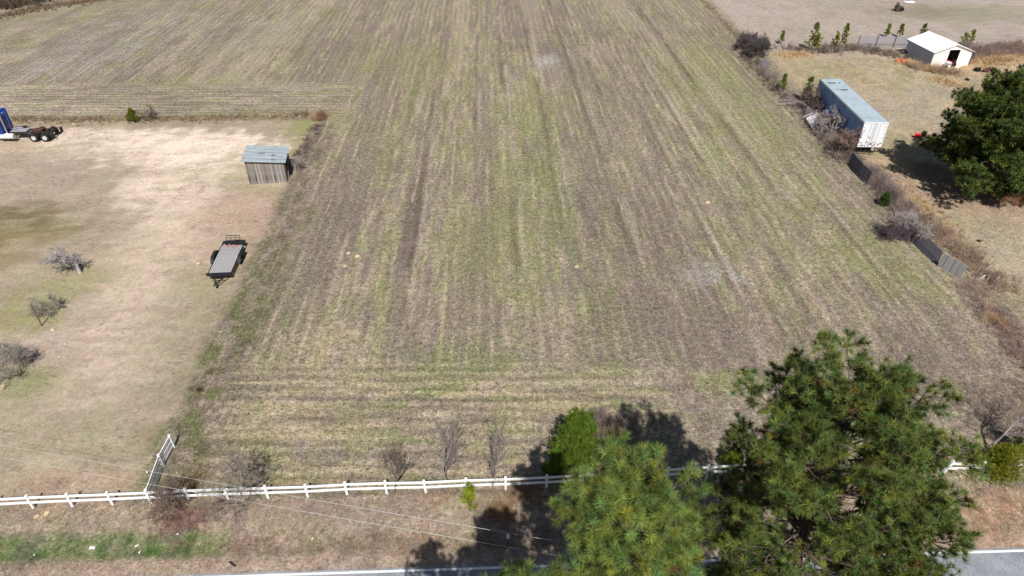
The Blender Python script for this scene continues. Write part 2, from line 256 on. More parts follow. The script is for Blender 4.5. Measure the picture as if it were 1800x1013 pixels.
def ground_mat():
    m, n, b = nodes('soil_and_weeds'); L = n.links.new
    A = lambda s: N(n, 'ShaderNodeAttribute', attribute_name=s)
    col = A('col'); rv = A('rv'); rh = A('rh'); ro = A('rough')
    tc = N(n, 'ShaderNodeTexCoord')
    def noise(scale, stretch=(1, 1, 1), detail=5, rough=.6, rot=0, loc=(0, 0, 0)):
        mp = N(n, 'ShaderNodeMapping'); mp.inputs['Scale'].default_value = stretch; mp.inputs['Rotation'].default_value = (0, 0, rot); mp.inputs['Location'].default_value = loc
        L(tc.outputs['Object'], mp.inputs[0]); t = N(n, 'ShaderNodeTexNoise'); t.inputs['Scale'].default_value = scale; t.inputs['Detail'].default_value = detail; t.inputs['Roughness'].default_value = rough
        L(mp.outputs[0], t.inputs['Vector']); return t.outputs[0]
    def M(op, a, bb, c=None):
        q = N(n, 'ShaderNodeMath', operation=op)
        for i, v in enumerate((a, bb, c)):
            if v is None: continue
            if isinstance(v, (int, float)): q.inputs[i].default_value = v
            else: L(v, q.inputs[i])
        return q.outputs[0]
    def MR(v, a, bb, c, d):
        q = N(n, 'ShaderNodeMapRange'); q.inputs[1].default_value = a; q.inputs[2].default_value = bb; q.inputs[3].default_value = c; q.inputs[4].default_value = d; L(v, q.inputs[0]); return q.outputs[0]
    def mixc(f, a, colr):
        q = N(n, 'ShaderNodeMix', data_type='RGBA'); L(f, q.inputs[0]); L(a, q.inputs[6])
        if isinstance(colr, tuple): q.inputs[7].default_value = (*colr, 1)
        else: L(colr, q.inputs[7])
        return q.outputs[2]
    fine = noise(7.5, detail=8, rough=.72); mid = noise(1.6, detail=5); clump = noise(3.2, (1, 1, 1), 4, .65, loc=(9, 4, 0)); big = noise(.25, detail=3)
    sx = N(n, 'ShaderNodeSeparateXYZ'); L(tc.outputs['Object'], sx.inputs[0])
    xr = M('MULTIPLY_ADD', sx.outputs[1], .04, sx.outputs[0])
    wob = noise(.45, detail=3)
    wv = M('SINE', M('ADD', M('MULTIPLY', xr, 2*math.pi/.96), M('MULTIPLY', wob, 3.0)), 0)
    wh = M('SINE', M('ADD', M('MULTIPLY', sx.outputs[1], 2*math.pi/.98), M('MULTIPLY', noise(.25, detail=3), 2.0)), 0)
    stv = noise(1.0, (1.6, .05, 1), 5, .6, rot=0); sth = noise(1.0, (.07, 1.6, 1), 5, .6)
    straw = S(196, 180, 148); weed = S(112, 100, 84)
    brk = noise(.9, (1, .35, 1), 4, .6, loc=(30, 2, 0))
    fv = M('MULTIPLY', M('MULTIPLY', MR(wv, .1, 1, 0, 1), rv.outputs['Fac']), M('MULTIPLY', MR(stv, .46, .64, 0, .62), MR(brk, .38, .56, .1, 1)))
    fd = M('MULTIPLY', M('MULTIPLY', MR(wv, -.1, -1, 0, 1), rv.outputs['Fac']), M('MULTIPLY', MR(stv, .56, .4, 0, .5), MR(brk, .6, .4, .3, 1)))
    hv = M('MULTIPLY', M('MULTIPLY', MR(wh, .1, 1, 0, 1), rh.outputs['Fac']), MR(sth, .42, .62, .0, .55))
    hd = M('MULTIPLY', M('MULTIPLY', MR(wh, -.1, -1, 0, 1), rh.outputs['Fac']), MR(sth, .58, .4, .1, .5))
    c = col.outputs['Color']
    c = mixc(fv, c, straw); c = mixc(fd, c, weed); c = mixc(hv, c, straw); c = mixc(hd, c, weed)
    # small weeds, dead stems, clods
    sp = M('MULTIPLY', MR(clump, .52, .60, 0, .55), ro.outputs['Fac']); c = mixc(sp, c, S(108, 101, 76))
    sp2 = M('MULTIPLY', MR(noise(5.5, (1, 1, 1), 5, .7, loc=(3, 50, 0)), .57, .64, 0, .55), ro.outputs['Fac']); c = mixc(sp2, c, S(198, 186, 162))
    sp3 = M('MULTIPLY', MR(noise(4.2, (1, 1, 1), 5, .7, loc=(73, 20, 0)), .58, .66, 0, .55), ro.outputs['Fac']); c = mixc(sp3, c, S(92, 78, 68))
    lotm = MR(ro.outputs['Fac'], .0, .5, 1, 0); c = mixc(M('MULTIPLY', lotm, M('MULTIPLY', MR(noise(2.4, (.8, 1.5, 1), 2, .45, loc=(14, 9, 0)), .56, .62, 0, .5), MR(big, .5, .6, 0, 1))), c, S(104, 92, 74))
    amp = MR(ro.outputs['Fac'], 0, 1, .38, 1.0)
    k = M('ADD', 1.0, M('MULTIPLY', amp, M('ADD', MR(fine, .32, .68, -.58, .58), M('ADD', MR(mid, .3, .7, -.18, .18), MR(noise(3.0, (1, .8, 1), 6, .75, loc=(5, 8, 0)), .35, .65, -.38, .38)))))
    sc = N(n, 'ShaderNodeVectorMath', operation='SCALE'); L(c, sc.inputs[0]); L(k, sc.inputs['Scale'])
    L(sc.outputs[0], b.inputs['Base Color']); b.inputs['Roughness'].default_value = .95; b.inputs['Specular IOR Level'].default_value = .05
    hh = M('ADD', M('MULTIPLY', fine, .10), M('ADD', M('MULTIPLY', clump, .12), M('ADD', M('MULTIPLY', M('MULTIPLY', wv, rv.outputs['Fac']), .022), M('MULTIPLY', M('MULTIPLY', wh, rh.outputs['Fac']), .03))))
    bp = N(n, 'ShaderNodeBump'); bp.inputs['Distance'].default_value = 1.0; L(MR(ro.outputs['Fac'], 0, 1, .25, .8), bp.inputs['Strength']); L(hh, bp.inputs['Height']); L(bp.outputs[0], b.inputs['Normal'])
    return m

# ------------------------------------------------------------------ mesh building
def tagit(o, label=None, cat=None, group=None, kind=None):
    if label: o['label'] = label
    if cat: o['category'] = cat
    if group: o['group'] = group
    if kind: o['kind'] = kind
    return o
def link(name, me, parent=None, loc=None):
    o = bpy.data.objects.new(name, me); COL.objects.link(o)
    if parent is not None: o.parent = parent
    if loc is not None: o.location = loc
    return o
def thing(name, label, cat, loc=(0, 0, 0), rz=0, group=None):
    o = link(name, None, None, loc); o.rotation_euler = (0, 0, rz); o.empty_display_size = .3
    return tagit(o, label, cat, group)
def npmesh(name, V, F, m, col=None, smooth=False, extra=None):
    V = np.asarray(V, np.float32); F = np.asarray(F, np.int32); k = F.shape[1]
    me = bpy.data.meshes.new(name); me.vertices.add(len(V)); me.vertices.foreach_set('co', V.ravel())
    me.loops.add(F.size); me.loops.foreach_set('vertex_index', F.ravel())
    me.polygons.add(len(F)); me.polygons.foreach_set('loop_start', np.arange(0, F.size, k, dtype=np.int32))
    try: me.polygons.foreach_set('loop_total', np.full(len(F), k, np.int32))
    except Exception: pass
    if smooth: me.polygons.foreach_set('use_smooth', np.ones(len(F), bool))
    if col is not None:
        at = me.color_attributes.new('col', 'FLOAT_COLOR', 'POINT')
        c4 = np.ones((len(V), 4), np.float32); c4[:, :3] = col; at.data.foreach_set('color', c4.ravel())
    for kx, v in (extra or {}).items():
        at = me.attributes.new(kx, 'FLOAT', 'POINT'); at.data.foreach_set('value', np.asarray(v, np.float32).ravel())
    me.materials.append(m); me.update(calc_edges=True); me.validate(); return me
class MB:
    "collects shapes into one mesh"
    def __init__(s): s.v = []; s.f = []
    def add(s, vs, fs):
        o = len(s.v); s.v += [tuple(a) for a in vs]; s.f += [tuple(i+o for i in f) for f in fs]; return s
    def box(s, c, d, rot=None, bev=0):
        x, y, z = d[0]/2, d[1]/2, d[2]/2
        if bev:
            b = bev; vs = []
            for zz, i in ((-z, b), (-z+b, 0), (z-b, 0), (z, b)):
                for (sx, sy) in ((-1, -1), (1, -1), (1, 1), (-1, 1)): vs.append(Vector((sx*(x-i), sy*(y-i), zz)))
            fs = [(3, 2, 1, 0), (12, 13, 14, 15)]
            for l in range(3):
                for k in range(4): fs.append((l*4+k, l*4+(k+1) % 4, l*4+4+(k+1) % 4, l*4+4+k))
        else:
            vs = [Vector(q) for q in ((-x, -y, -z), (x, -y, -z), (x, y, -z), (-x, y, -z), (-x, -y, z), (x, -y, z), (x, y, z), (-x, y, z))]
            fs = [(3, 2, 1, 0), (4, 5, 6, 7), (0, 1, 5, 4), (1, 2, 6, 5), (2, 3, 7, 6), (3, 0, 4, 7)]
        if rot is not None:
            mt = rot if isinstance(rot, Matrix) else Euler(rot).to_matrix(); vs = [mt @ q for q in vs]
        c = Vector(c); return s.add([q+c for q in vs], fs)
    def bar(s, a, b, wd, th, roll=0):
        a = Vector(a); b = Vector(b); d = b-a; q = d.to_track_quat('Y', 'Z').to_matrix()
        if roll: q = q @ Matrix.Rotation(roll, 3, 'Y')
        return s.box((a+b)/2, (wd, d.length, th), q)
    def tube(s, a, b, r0, r1=None, n=8, cap=True):
        a = Vector(a); b = Vector(b); r1 = r0 if r1 is None else r1
        q = (b-a).to_track_quat('Z', 'Y').to_matrix(); vs = []
        for p, r in ((a, r0), (b, r1)):
            for i in range(n):
                t = 2*math.pi*i/n; vs.append(p+q @ Vector((r*math.cos(t), r*math.sin(t), 0)))
        fs = [(i, (i+1) % n, n+(i+1) % n, n+i) for i in range(n)]
        if cap: fs += [tuple(range(n-1, -1, -1)), tuple(range(n, 2*n))]
        return s.add(vs, fs)
    def lathe(s, c, axis, prof, n=20, cap=True):
        "prof: list of (distance along axis, radius)"
        c = Vector(c); q = Vector(axis).to_track_quat('Z', 'Y').to_matrix(); vs = []
        for (z, r) in prof:
            for i in range(n):
                t = 2*math.pi*i/n; vs.append(c+q @ Vector((r*math.cos(t), r*math.sin(t), z)))
        fs = [(l*n+i, l*n+(i+1) % n, (l+1)*n+(i+1) % n, (l+1)*n+i) for l in range(len(prof)-1) for i in range(n)]
        if cap: fs += [tuple(range(n-1, -1, -1)), tuple((len(prof)-1)*n+i for i in range(n))]
        return s.add(vs, fs)
    def prism(s, prof, a, b):
        "closed profile of 3-D points extruded by the vector from a to b"
        dv = Vector(b)-Vector(a); n = len(prof); P0 = [Vector(p)+Vector(a) for p in prof]; P1 = [p+dv for p in P0]
        return s.add(P0+P1, [(i, (i+1) % n, n+(i+1) % n, n+i) for i in range(n)]+[tuple(range(n-1, -1, -1)), tuple(range(n, 2*n))])
    def mesh(s, name, m, smooth=False):
        me = bpy.data.meshes.new(name); me.from_pydata(s.v, [], s.f); me.materials.append(m); me.validate()
        import bmesh
        b = bmesh.new(); b.from_mesh(me); bmesh.ops.recalc_face_normals(b, faces=b.faces); b.to_mesh(me); b.free()
        if smooth:
            me.polygons.foreach_set('use_smooth', np.ones(len(me.polygons), bool)); me.set_sharp_from_angle(angle=R(40))
        me.update(); return me
    def build(s, name, m, parent=None, loc=None, smooth=False): return link(name, s.mesh(name, m, smooth), parent, loc)

# branches: arrays of segments -> tapered prisms
def seg_mesh(segs, sides=4):
    A = np.array([[*a, *b, r0, r1] for a, b, r0, r1 in segs], float)
    p0 = A[:, :3]; p1 = A[:, 3:6]; r0 = A[:, 6:7]; r1 = A[:, 7:8]
    d = p1-p0; d /= np.linalg.norm(d, axis=1, keepdims=True)+1e-9
    up = np.where(np.abs(d[:, 2:3]) > .9, np.array([[1., 0, 0]]), np.array([[0, 0, 1.]]))
    u = np.cross(d, up); u /= np.linalg.norm(u, axis=1, keepdims=True)+1e-9; v = np.cross(d, u)
    V = []
    for p, r in ((p0, r0), (p1+d*r1*.3, r1)):
        for i in range(sides):
            t = 2*math.pi*i/sides; V.append(p+r*(u*math.cos(t)+v*math.sin(t)))
    V = np.stack(V, 1).reshape(-1, 3); n = len(A); base = (np.arange(n)*2*sides)[:, None]; F = []
    for i in range(sides):
        j = (i+1) % sides; F.append(base+np.array([[i, j, sides+j, sides+i]]))
    return V, np.concatenate(F, 0)
# blades / needles: thin triangles
def blades(P, D, L, W, C):
    n = len(P); up = rng.normal(size=(n, 3)); s = np.cross(D, up); s /= np.linalg.norm(s, axis=1, keepdims=True)+1e-9
    W = np.broadcast_to(np.asarray(W, float), (n,))[:, None]; L = np.broadcast_to(np.asarray(L, float), (n,))[:, None]
    V = np.stack([P-s*W/2, P+s*W/2, P+D*L], 1).reshape(-1, 3)
    return V, np.arange(3*n).reshape(-1, 3), np.repeat(C, 3, axis=0)
def unit(a): return a/(np.linalg.norm(a, axis=-1, keepdims=True)+1e-9)
def tufts(P, A, K, L, W, C, spread=.75, shoot=.12, cv=.18):
    "bottlebrush tufts at P along axis A"
    n = len(P); A = unit(A)
    d = rng.normal(size=(n, K, 3)); d = unit(d); dirs = unit(A[:, None, :]*(1-spread)+d*spread+A[:, None, :]*.25)
    off = rng.random((n, K, 1))**.7*shoot; base = P[:, None, :]+A[:, None, :]*off
    sz = rng.uniform(.8, 1.15, (n, 1)); ln = (L*sz*rng.uniform(.75, 1.1, (n, K))).ravel()
    cc = np.repeat(C[:, None, :]*rng.uniform(1-cv, 1+cv, (n, K, 1)), 1, 0)
    return blades(base.reshape(-1, 3), dirs.reshape(-1, 3), ln, W, cc.reshape(-1, 3))

BARK = vcmat('bark', .9); NEEDLE = vcmat('needles', .6, .10, .25); LEAF = vcmat('leaves', .6, .2, .3); TWIG = vcmat('twigs', .9); GRASS = vcmat('dry_grass', .9, .1)
def segobj(name, segs, m, parent, col, sides=4, var=.15):
    V, F = seg_mesh(segs, sides); n = len(segs)
    c = np.array(col)[None, :]*rng.uniform(1-var, 1+var, (n, 1)); c = np.repeat(c, 2*sides, axis=0)
    return link(name, npmesh(name, V, F, m, c), parent)

def pine(x, y, h, rad, label, seed, z0=.42, limbs=44, prof=None, K=70, nl=.24, nw=.017, col=S(92, 112, 44), lean=(0, 0), dens=1.0, sub=.42, name='pine_tree', group=None, trunk_r=None, droop=.0, elev=(.05, .5), sq=None, colv=.22, cone=False):
    r = np.random.default_rng(seed); root = thing(name, label, 'tree' if h > 4 else 'shrub', (x, y, H1(x, y)-.03), 0, group)
    tr = trunk_r or h*.0125+.03
    tp = []; nseg = 14
    for i in range(nseg+1):
        t = i/nseg; tp.append(np.array([lean[0]*t*t+.12*math.sin(3*t+seed)*t*min(1, h/8), lean[1]*t*t+.12*math.cos(2.3*t+seed)*t*min(1, h/8), h*t]))
    tz = lambda t: np.array([np.interp(t*nseg, range(nseg+1), [p[k] for p in tp]) for k in range(3)])
    ts = [(tp[i], tp[i+1], tr*(1-i/nseg)**.8+.012, tr*(1-(i+1)/nseg)**.8+.01) for i in range(nseg)]
    segobj('trunk', ts, BARK, root, S(104, 84, 72), 8, .06)
    if prof is None: prof = lambda t: (math.sin(math.pi*min(1, (t*.86+.14)))**.6)*(1-.35*t)
    segs = []; TP = []; TA = []
    for i in range(limbs):
        t = (i+r.random()*.8)/limbs; zt = z0+(1-z0)*(t**.85)*.985; p = tz(zt)
        az = i*2.39996+r.normal()*.35; Lr = rad*prof(t)*r.uniform(.55, 1.04)
        if sq: Lr *= sq(az)
        if Lr < .12: continue
        e = elev[0]+(elev[1]-elev[0])*t+r.normal()*.1
        d = np.array([math.cos(az)*math.cos(e), math.sin(az)*math.cos(e), math.sin(e)])
        ns = 5; q = p.copy(); br = max(.012, tr*.42*(1-zt)**.5*min(1, Lr/2)+.008); pts = [q]
        for k in range(ns):
            d = unit(d+r.normal(size=3)*.16+np.array([0, 0, .10-droop])); q = q+d*Lr/ns; pts.append(q)
            segs.append((pts[-2], q, br*(1-k/ns)+.006, br*(1-(k+1)/ns)+.006))
        ax = unit(pts[-1]-pts[-2]+np.array([0, 0, .25])); TP.append(pts[-1]); TA.append(ax)
        nsub = max(2, int(Lr/(.26)*dens))
        for k in range(nsub):
            f = .28+.72*(k+r.random()*.6)/nsub; f = min(f, .98); a = f*ns; ia = int(a); b0 = pts[ia]+(pts[ia+1]-pts[ia])*(a-ia)
            md = unit(pts[ia+1]-pts[ia]); sd = unit(np.cross(md, [0, 0, 1.]))*(1 if (k % 2) else -1)
            sl_ = sub*Lr*(1.15-f)*r.uniform(.5, 1.1)+.12*min(1, h/5); dd = unit(md*.75+sd*r.uniform(.4, 1.1)+np.array([0, 0, r.uniform(-.1, .45)]))
            q0 = b0; nn = 3
            for j in range(nn):
                dd = unit(dd+r.normal(size=3)*.2+np.array([0, 0, .12])); q1 = q0+dd*sl_/nn
                segs.append((q0, q1, .016*min(1, h/8)+.004, .012*min(1, h/8)+.003)); q0 = q1
                for _q in range((2 if h > 8 else 1) if sl_ > nl*1.2 else 0):
                    side = unit(dd+r.normal(size=3)*.9); l2 = nl*r.uniform(.5, 1.3); segs.append((q1, q1+side*l2, .008, .006)); TP.append(q1+side*l2); TA.append(unit(side+[0, 0, .35]))
            TP.append(q0); TA.append(unit(dd+[0, 0, .2]))
    segobj('branches', segs, BARK, root, S(104, 90, 80), 3, .2)
    TP = np.array(TP); TA = np.array(TA); rp = r.random((len(TP), 1)) < .006
    n = len(TP); base = np.array(col)[None, :]; cn = base*(1+colv*np.clip(r.normal(size=(n, 1)), -1.8, 1.8)); yel = np.clip(r.normal(size=(n, 1))*.14, -.3, .4)
    cn = np.clip(cn*np.concatenate([1+yel, np.ones((n, 1)), 1-yel*1.2], 1), .004, 1)
    if h > 8: cn = np.where(rp, np.array([S(128, 96, 62)])*r.uniform(.5, 1.1, (n, 1)), cn)
    V, F, C = tufts(TP, TA, K, nl, nw, cn)
    link('needles', npmesh('needles', V, F, NEEDLE, C), root)
    return root, n*K

def bare(x, y, h, label, seed, name='bare_tree', cat='tree', col=S(150, 138, 130), tr=.07, depth=5, spread=.55, nst=1, group=None, first=.25, up=.25, lean=(0, 0), kids=(2, 4), thin=.62, minr=.008, hs=1.0):
    r = np.random.default_rng(seed); root = thing(name, label, cat, (x, y, H1(x, y)-.03), 0, group); main = []; tw = []; cuts = [0]
    def grow(p, d, L, rad, lev):
        ns = 3 if lev < 3 else 2; q = p
        for k in range(ns):
            d = unit(d+r.normal(size=3)*.13+np.array([0, 0, up*.12])); q2 = q+d*L/ns; ra = max(minr, rad*(1-.35*k/ns)); rb = max(minr*.8, rad*(1-.35*(k+1)/ns))
            (main if lev < 2 else tw).append((q, q2, ra, rb)); q = q2
            if lev < depth and (k < ns-1) and (lev > 0 or k >= 1):
                for _ in range(1 if r.random() < .75 else 2):
                    nd = unit(d+r.normal(size=3)*spread*1.2+np.array([0, 0, up*.5])); grow(q, nd, L*r.uniform(.45, .7), rb*.55, lev+1)
        if lev < depth:
            for _ in range(r.integers(kids[0], kids[1])):
                nd = unit(d+r.normal(size=3)*spread+np.array([0, 0, up*.4])); grow(q, nd, L*r.uniform(.55, .8), rad*thin, lev+1)
    for s in range(nst):
        a = r.random()*6.28; o = np.array([math.cos(a), math.sin(a), 0])*(.04+.05*nst)*(nst > 1)
        d = unit(np.array([lean[0]+math.cos(a)*.45*(nst > 1), lean[1]+math.sin(a)*.45*(nst > 1), 1.]))
        grow(o, d, h*(first+.12*r.random()), tr*(1 if nst == 1 else .75), 0); cuts.append(len(main))
    mz = max(t[1][2] for t in main+tw); k_ = h/mz; kk = np.array([k_*hs, k_*hs, k_]); f_ = lambda L_: [(a*kk, b*kk, c_, d_) for a, b, c_, d_ in L_]; main = f_(main); tw = f_(tw)
    for ca, cb in zip(cuts[:-1], cuts[1:]): segobj('trunk' if nst == 1 else 'stem', main[ca:cb], BARK, root, col, 6, .06)
    segobj('branches', tw, TWIG, root, tuple(c*.95 for c in col), 3, .25)
    return root

def leafbush(x, y, h, rad, label, seed, col, name='evergreen_shrub', cat='shrub', n=900, K=14, nl=.13, nw=.03, lobes=9, shape=1.0, group=None, skew=(0, 0)):
    r = np.random.default_rng(seed); root = thing(name, label, cat, (x, y, H1(x, y)-.03), 0, group)
    segs = [((0, 0, 0), (skew[0]*.5, skew[1]*.5, h*.5), rad*.05+.02, rad*.03+.01)]; TP = []; TA = []
    for i in range(lobes):
        t = (i+.5)/lobes; zc = h*(.2+.68*t); rr = rad*(1-.75*t**1.3*shape)*r.uniform(.35, .65); a = i*2.4+r.random(); ro = rad*(1-.9*t)*r.uniform(.3, .75)
        c = np.array([math.cos(a)*ro+skew[0]*t, math.sin(a)*ro+skew[1]*t, zc]); segs.append(((skew[0]*t*.4, skew[1]*t*.4, zc*.55), tuple(c), .02, .008))
        m = n//lobes; d = unit(r.normal(size=(m, 3))); k = r.random((m, 1))**.35; pp = c+d*k*np.array([rr, rr, rr*1.05])*r.uniform(.85, 1.15, (m, 1)); TP.append(pp); TA.append(unit(d+[0, 0, .5]))
    TP = np.concatenate(TP); TA = np.concatenate(TA); TP[:, 2] = np.maximum(TP[:, 2], .05)
    for k in r.integers(0, len(TP), 60): segs.append(((TP[k]*[.2, .2, .6]), TP[k], .012, .005))
    segobj('stem', segs, BARK, root, S(110, 92, 76), 4)
    cn = np.array(col)[None, :]*(1+.25*np.clip(r.normal(size=(len(TP), 1)), -1.8, 1.8)); V, F, C = tufts(TP, TA, K, nl, nw, np.clip(cn, .004, 1), .8, .06)
    link('foliage', npmesh('foliage', V, F, LEAF, C), root); return root

def thicket(name, pts, n, hh, width, cols, label, cat, K=10, W=.018, spread=.55, leanv=(0, 0, 0), seed=1, m=None, kind='stuff', curl=True):
    "a tangle of thin stems along a line of ground points"
    r = np.random.default_rng(seed); pts = np.array(pts, float); sg = r.integers(0, len(pts)-1, n) if len(pts) > 1 else np.zeros(n, int)
    if len(pts) > 1:
        ln = np.linalg.norm(np.diff(pts[:, :2], axis=0), axis=1); sg = r.choice(len(ln), n, p=ln/ln.sum()); f = r.random((n, 1)); p = pts[sg, :2]*(1-f)+pts[sg+1, :2]*f
    else: p = np.repeat(pts[:1, :2], n, 0)
    p = p+r.normal(size=(n, 2))*width*.5
    cl = fbm(p[:, 0]*.45+seed, p[:, 1]*.45, 3); hs = hh*(.35+1.1*cl)*r.uniform(.5, 1.15, n)
    P = np.concatenate([p, hgt(p[:, 0], p[:, 1])[:, None]-.02], 1)
    P = np.repeat(P, K, 0)+np.concatenate([r.normal(size=(n*K, 2))*.05, np.zeros((n*K, 1))], 1)
    D = unit(np.concatenate([r.normal(size=(n*K, 2))*spread, np.ones((n*K, 1))], 1)+np.array(leanv)); L = np.repeat(hs, K)*r.uniform(.5, 1.1, n*K)
    pal = np.array(cols); ci = pal[np.clip((fbm(p[:, 0]*.6+3, p[:, 1]*.6+seed, 2)*1.6-.3)*len(pal), 0, len(pal)-1).astype(int)]
    C = np.repeat(ci, K, 0)*r.uniform(.7, 1.3, (n*K, 1))
    V1, F1, C1 = blades(P, D, L, W, C)
    out = [V1]; fo = [F1]; co = [C1]; o = len(V1)
    if curl:     # side twigs
        mid = P+D*(L*r.uniform(.3, .8, n*K))[:, None]; D2 = unit(D+r.normal(size=D.shape)*.8); V2, F2, C2 = blades(mid, D2, L*.5, W*.7, C*1.05)
        out.append(V2); fo.append(F2+o); co.append(C2)
    o_ = link(name, npmesh(name, np.concatenate(out), np.concatenate(fo), m or TWIG, np.concatenate(co)))
    return tagit(o_, label, cat, None, kind)

# ------------------------------------------------------------------ ground, road
xs = np.concatenate([[-3000, -1500, -800, -400, -250], np.arange(-180, -70, 2.0), np.arange(-70, -32, .6), np.arange(-32, 45, .26), np.arange(45, 75, .5), np.arange(75, 180, 2.0), [250, 400, 800, 1500, 3000]])
ys = np.concatenate([[-1500, -600, -200, -60, -20, 0, 8, 12, 14], np.arange(15, 48, .22), np.arange(48, 90, .36), np.arange(90, 150, .6), np.arange(150, 260, 3.0), [300, 400, 600, 1000, 1800, 3500]])
X, Y = np.meshgrid(xs, ys); x = X.ravel(); y = Y.ravel()
c, rv, rh, ro = paint(x, y); z = hgt(x, y)
nx = len(xs); ny = len(ys); ii = (np.arange(ny-1)[:, None]*nx+np.arange(nx-1)[None, :]).ravel(); F = np.stack([ii, ii+1, ii+nx+1, ii+nx], 1)
g = link('ground', npmesh('ground', np.stack([x, y, z], 1), F, ground_mat(), c, True, {'rv': rv, 'rh': rh, 'rough': ro})); g['kind'] = 'structure'

def strip(name, off0, off1, zz, m, x0=-260, x1=260, step=1.0, jit=0.0, crown=0.0, jit1=0):
    V = []; F = []; n = int((x1-x0)/step)
    for i in range(n+1):
        xx = x0+i*step; yy = 21.15+.0355*xx; j = jit*(random.random()-.5); k = jit1*(random.random()-.5)
        V += [(xx, yy+off0+k, zz), (xx, yy+(off0+off1)/2, zz+crown), (xx, yy+off1+j, zz)]
        if i: b = 3*i; F += [(b-3, b, b+1, b-2), (b-2, b+1, b+2, b-1)]
    o = link(name, npmesh(name, V, F, m)); o['kind'] = 'structure'; return o
def asphalt():
    m, n, b = nodes('asphalt'); L = n.links.new; tc = N(n, 'ShaderNodeTexCoord')
    a = N(n, 'ShaderNodeTexNoise'); a.inputs['Scale'].default_value = 22; a.inputs['Detail'].default_value = 6; a.inputs['Roughness'].default_value = .7; L(tc.outputs['Object'], a.inputs['Vector'])
    bb = N(n, 'ShaderNodeTexNoise'); bb.inputs['Scale'].default_value = .7; bb.inputs['Detail'].default_value = 4; L(tc.outputs['Object'], bb.inputs['Vector'])
    v = N(n, 'ShaderNodeTexVoronoi', feature='DISTANCE_TO_EDGE'); v.inputs['Scale'].default_value = 1.1
    ad = N(n, 'ShaderNodeVectorMath', operation='ADD'); ns = N(n, 'ShaderNodeTexNoise'); ns.inputs['Scale'].default_value = 1.7; ns.inputs['Detail'].default_value = 5; L(tc.outputs['Object'], ns.inputs['Vector'])
    L(tc.outputs['Object'], ad.inputs[0]); L(ns.outputs['Color'], ad.inputs[1]); L(ad.outputs[0], v.inputs['Vector'])
    cr = N(n, 'ShaderNodeMapRange'); cr.inputs[1].default_value = .0; cr.inputs[2].default_value = .016; cr.inputs[3].default_value = .55; cr.inputs[4].default_value = 1; L(v.outputs['Distance'], cr.inputs[0])
    r1 = N(n, 'ShaderNodeMapRange'); r1.inputs[1].default_value = .3; r1.inputs[2].default_value = .7; r1.inputs[3].default_value = .62; r1.inputs[4].default_value = 1.3; L(a.outputs[0], r1.inputs[0])
    r2 = N(n, 'ShaderNodeMapRange'); r2.inputs[1].default_value = .35; r2.inputs[2].default_value = .65; r2.inputs[3].default_value = .85; r2.inputs[4].default_value = 1.12; L(bb.outputs[0], r2.inputs[0])
    m1 = N(n, 'ShaderNodeMath', operation='MULTIPLY'); L(r1.outputs[0], m1.inputs[0]); L(r2.outputs[0], m1.inputs[1])
    m2 = N(n, 'ShaderNodeMath', operation='MULTIPLY'); L(m1.outputs[0], m2.inputs[0]); L(cr.outputs[0], m2.inputs[1])
    sc = N(n, 'ShaderNodeVectorMath', operation='SCALE'); sc.inputs[0].default_value = S(146, 149, 155); L(m2.outputs[0], sc.inputs['Scale']); L(sc.outputs[0], b.inputs['Base Color']); b.inputs['Roughness'].default_value = .85
    bp = N(n, 'ShaderNodeBump'); bp.inputs['Distance'].default_value = .008; L(a.outputs[0], bp.inputs['Height']); L(bp.outputs[0], b.inputs['Normal']); return m
strip('road', -7.0, .06, .012, asphalt(), jit=.09, crown=.05, jit1=.1)
linem = mat('road_paint', S(236, 236, 232), .7, var=.1, scale=6, spot=S(150, 150, 150), spotscale=3.5, spotthr=.62)
strip('edge_line', -.19, -.05, .022, linem, jit=.03, step=.5)
o = strip('edge_line', -6.8, -6.66, .022, linem, jit=.03, step=.5)
yl = mat('yellow_paint', S(200, 160, 50), .7, var=.2, scale=6)
strip('centre_line', -3.60, -3.50, .068, yl, step=1)

# ------------------------------------------------------------------ scattered weeds, stubble and grass (nobody could count them)
def scatter(name, n, box, hh, K, W, label, dens, gain=1.0, tint=(1, 1, 1), spread=.6, seed=3, cat='grass', lift=0):
    r = np.random.default_rng(seed); x = r.uniform(box[0], box[1], n); y = r.uniform(box[2], box[3], n)
    k = r.random(n) < dens(x, y); x = x[k]; y = y[k]; n = len(x)
    c, _, _, _ = paint(x, y); c = c*np.array(tint)*gain*r.uniform(.65, 1.4, (n, 1))
    P = np.repeat(np.stack([x, y, hgt(x, y)-.01+lift], 1), K, 0)+np.concatenate([r.normal(size=(n*K, 2))*hh*.35, np.zeros((n*K, 1))], 1)
    D = unit(np.concatenate([r.normal(size=(n*K, 2))*spread, np.ones((n*K, 1))], 1)); L = hh*r.uniform(.4, 1.2, n*K)*np.repeat(r.uniform(.6, 1.3, n), K)
    V, F, C = blades(P, D, L, W, np.repeat(c, K, 0)*r.uniform(.8, 1.2, (n*K, 1)))
    return tagit(link(name, npmesh(name, V, F, GRASS, C)), label, cat, None, 'stuff')
def roughmask(x, y): return paint(x, y)[3]*.95
rdd = lambda x, y: y-(21.15+.0355*x)
scatter('verge_grass', 90000, (-30, 32, 20.5, 27), .10, 4, .018, 'short dry grass on the verge between the white fence and the road', lambda x, y: np.where(rdd(x, y) > .35, .85*sst(.3, 1.2, rdd(x, y)), 0), 1.05, spread=.8, seed=4)
scatter('field_weeds', 150000, (-26, 40, 25, 62), .14, 4, .028, 'low dead weeds and stubble over the near half of the field', lambda x, y: roughmask(x, y)*(.25+.9*sst(.35, .65, fbm(x*.5, y*.3, 3))), 1.05, spread=.95, seed=5)
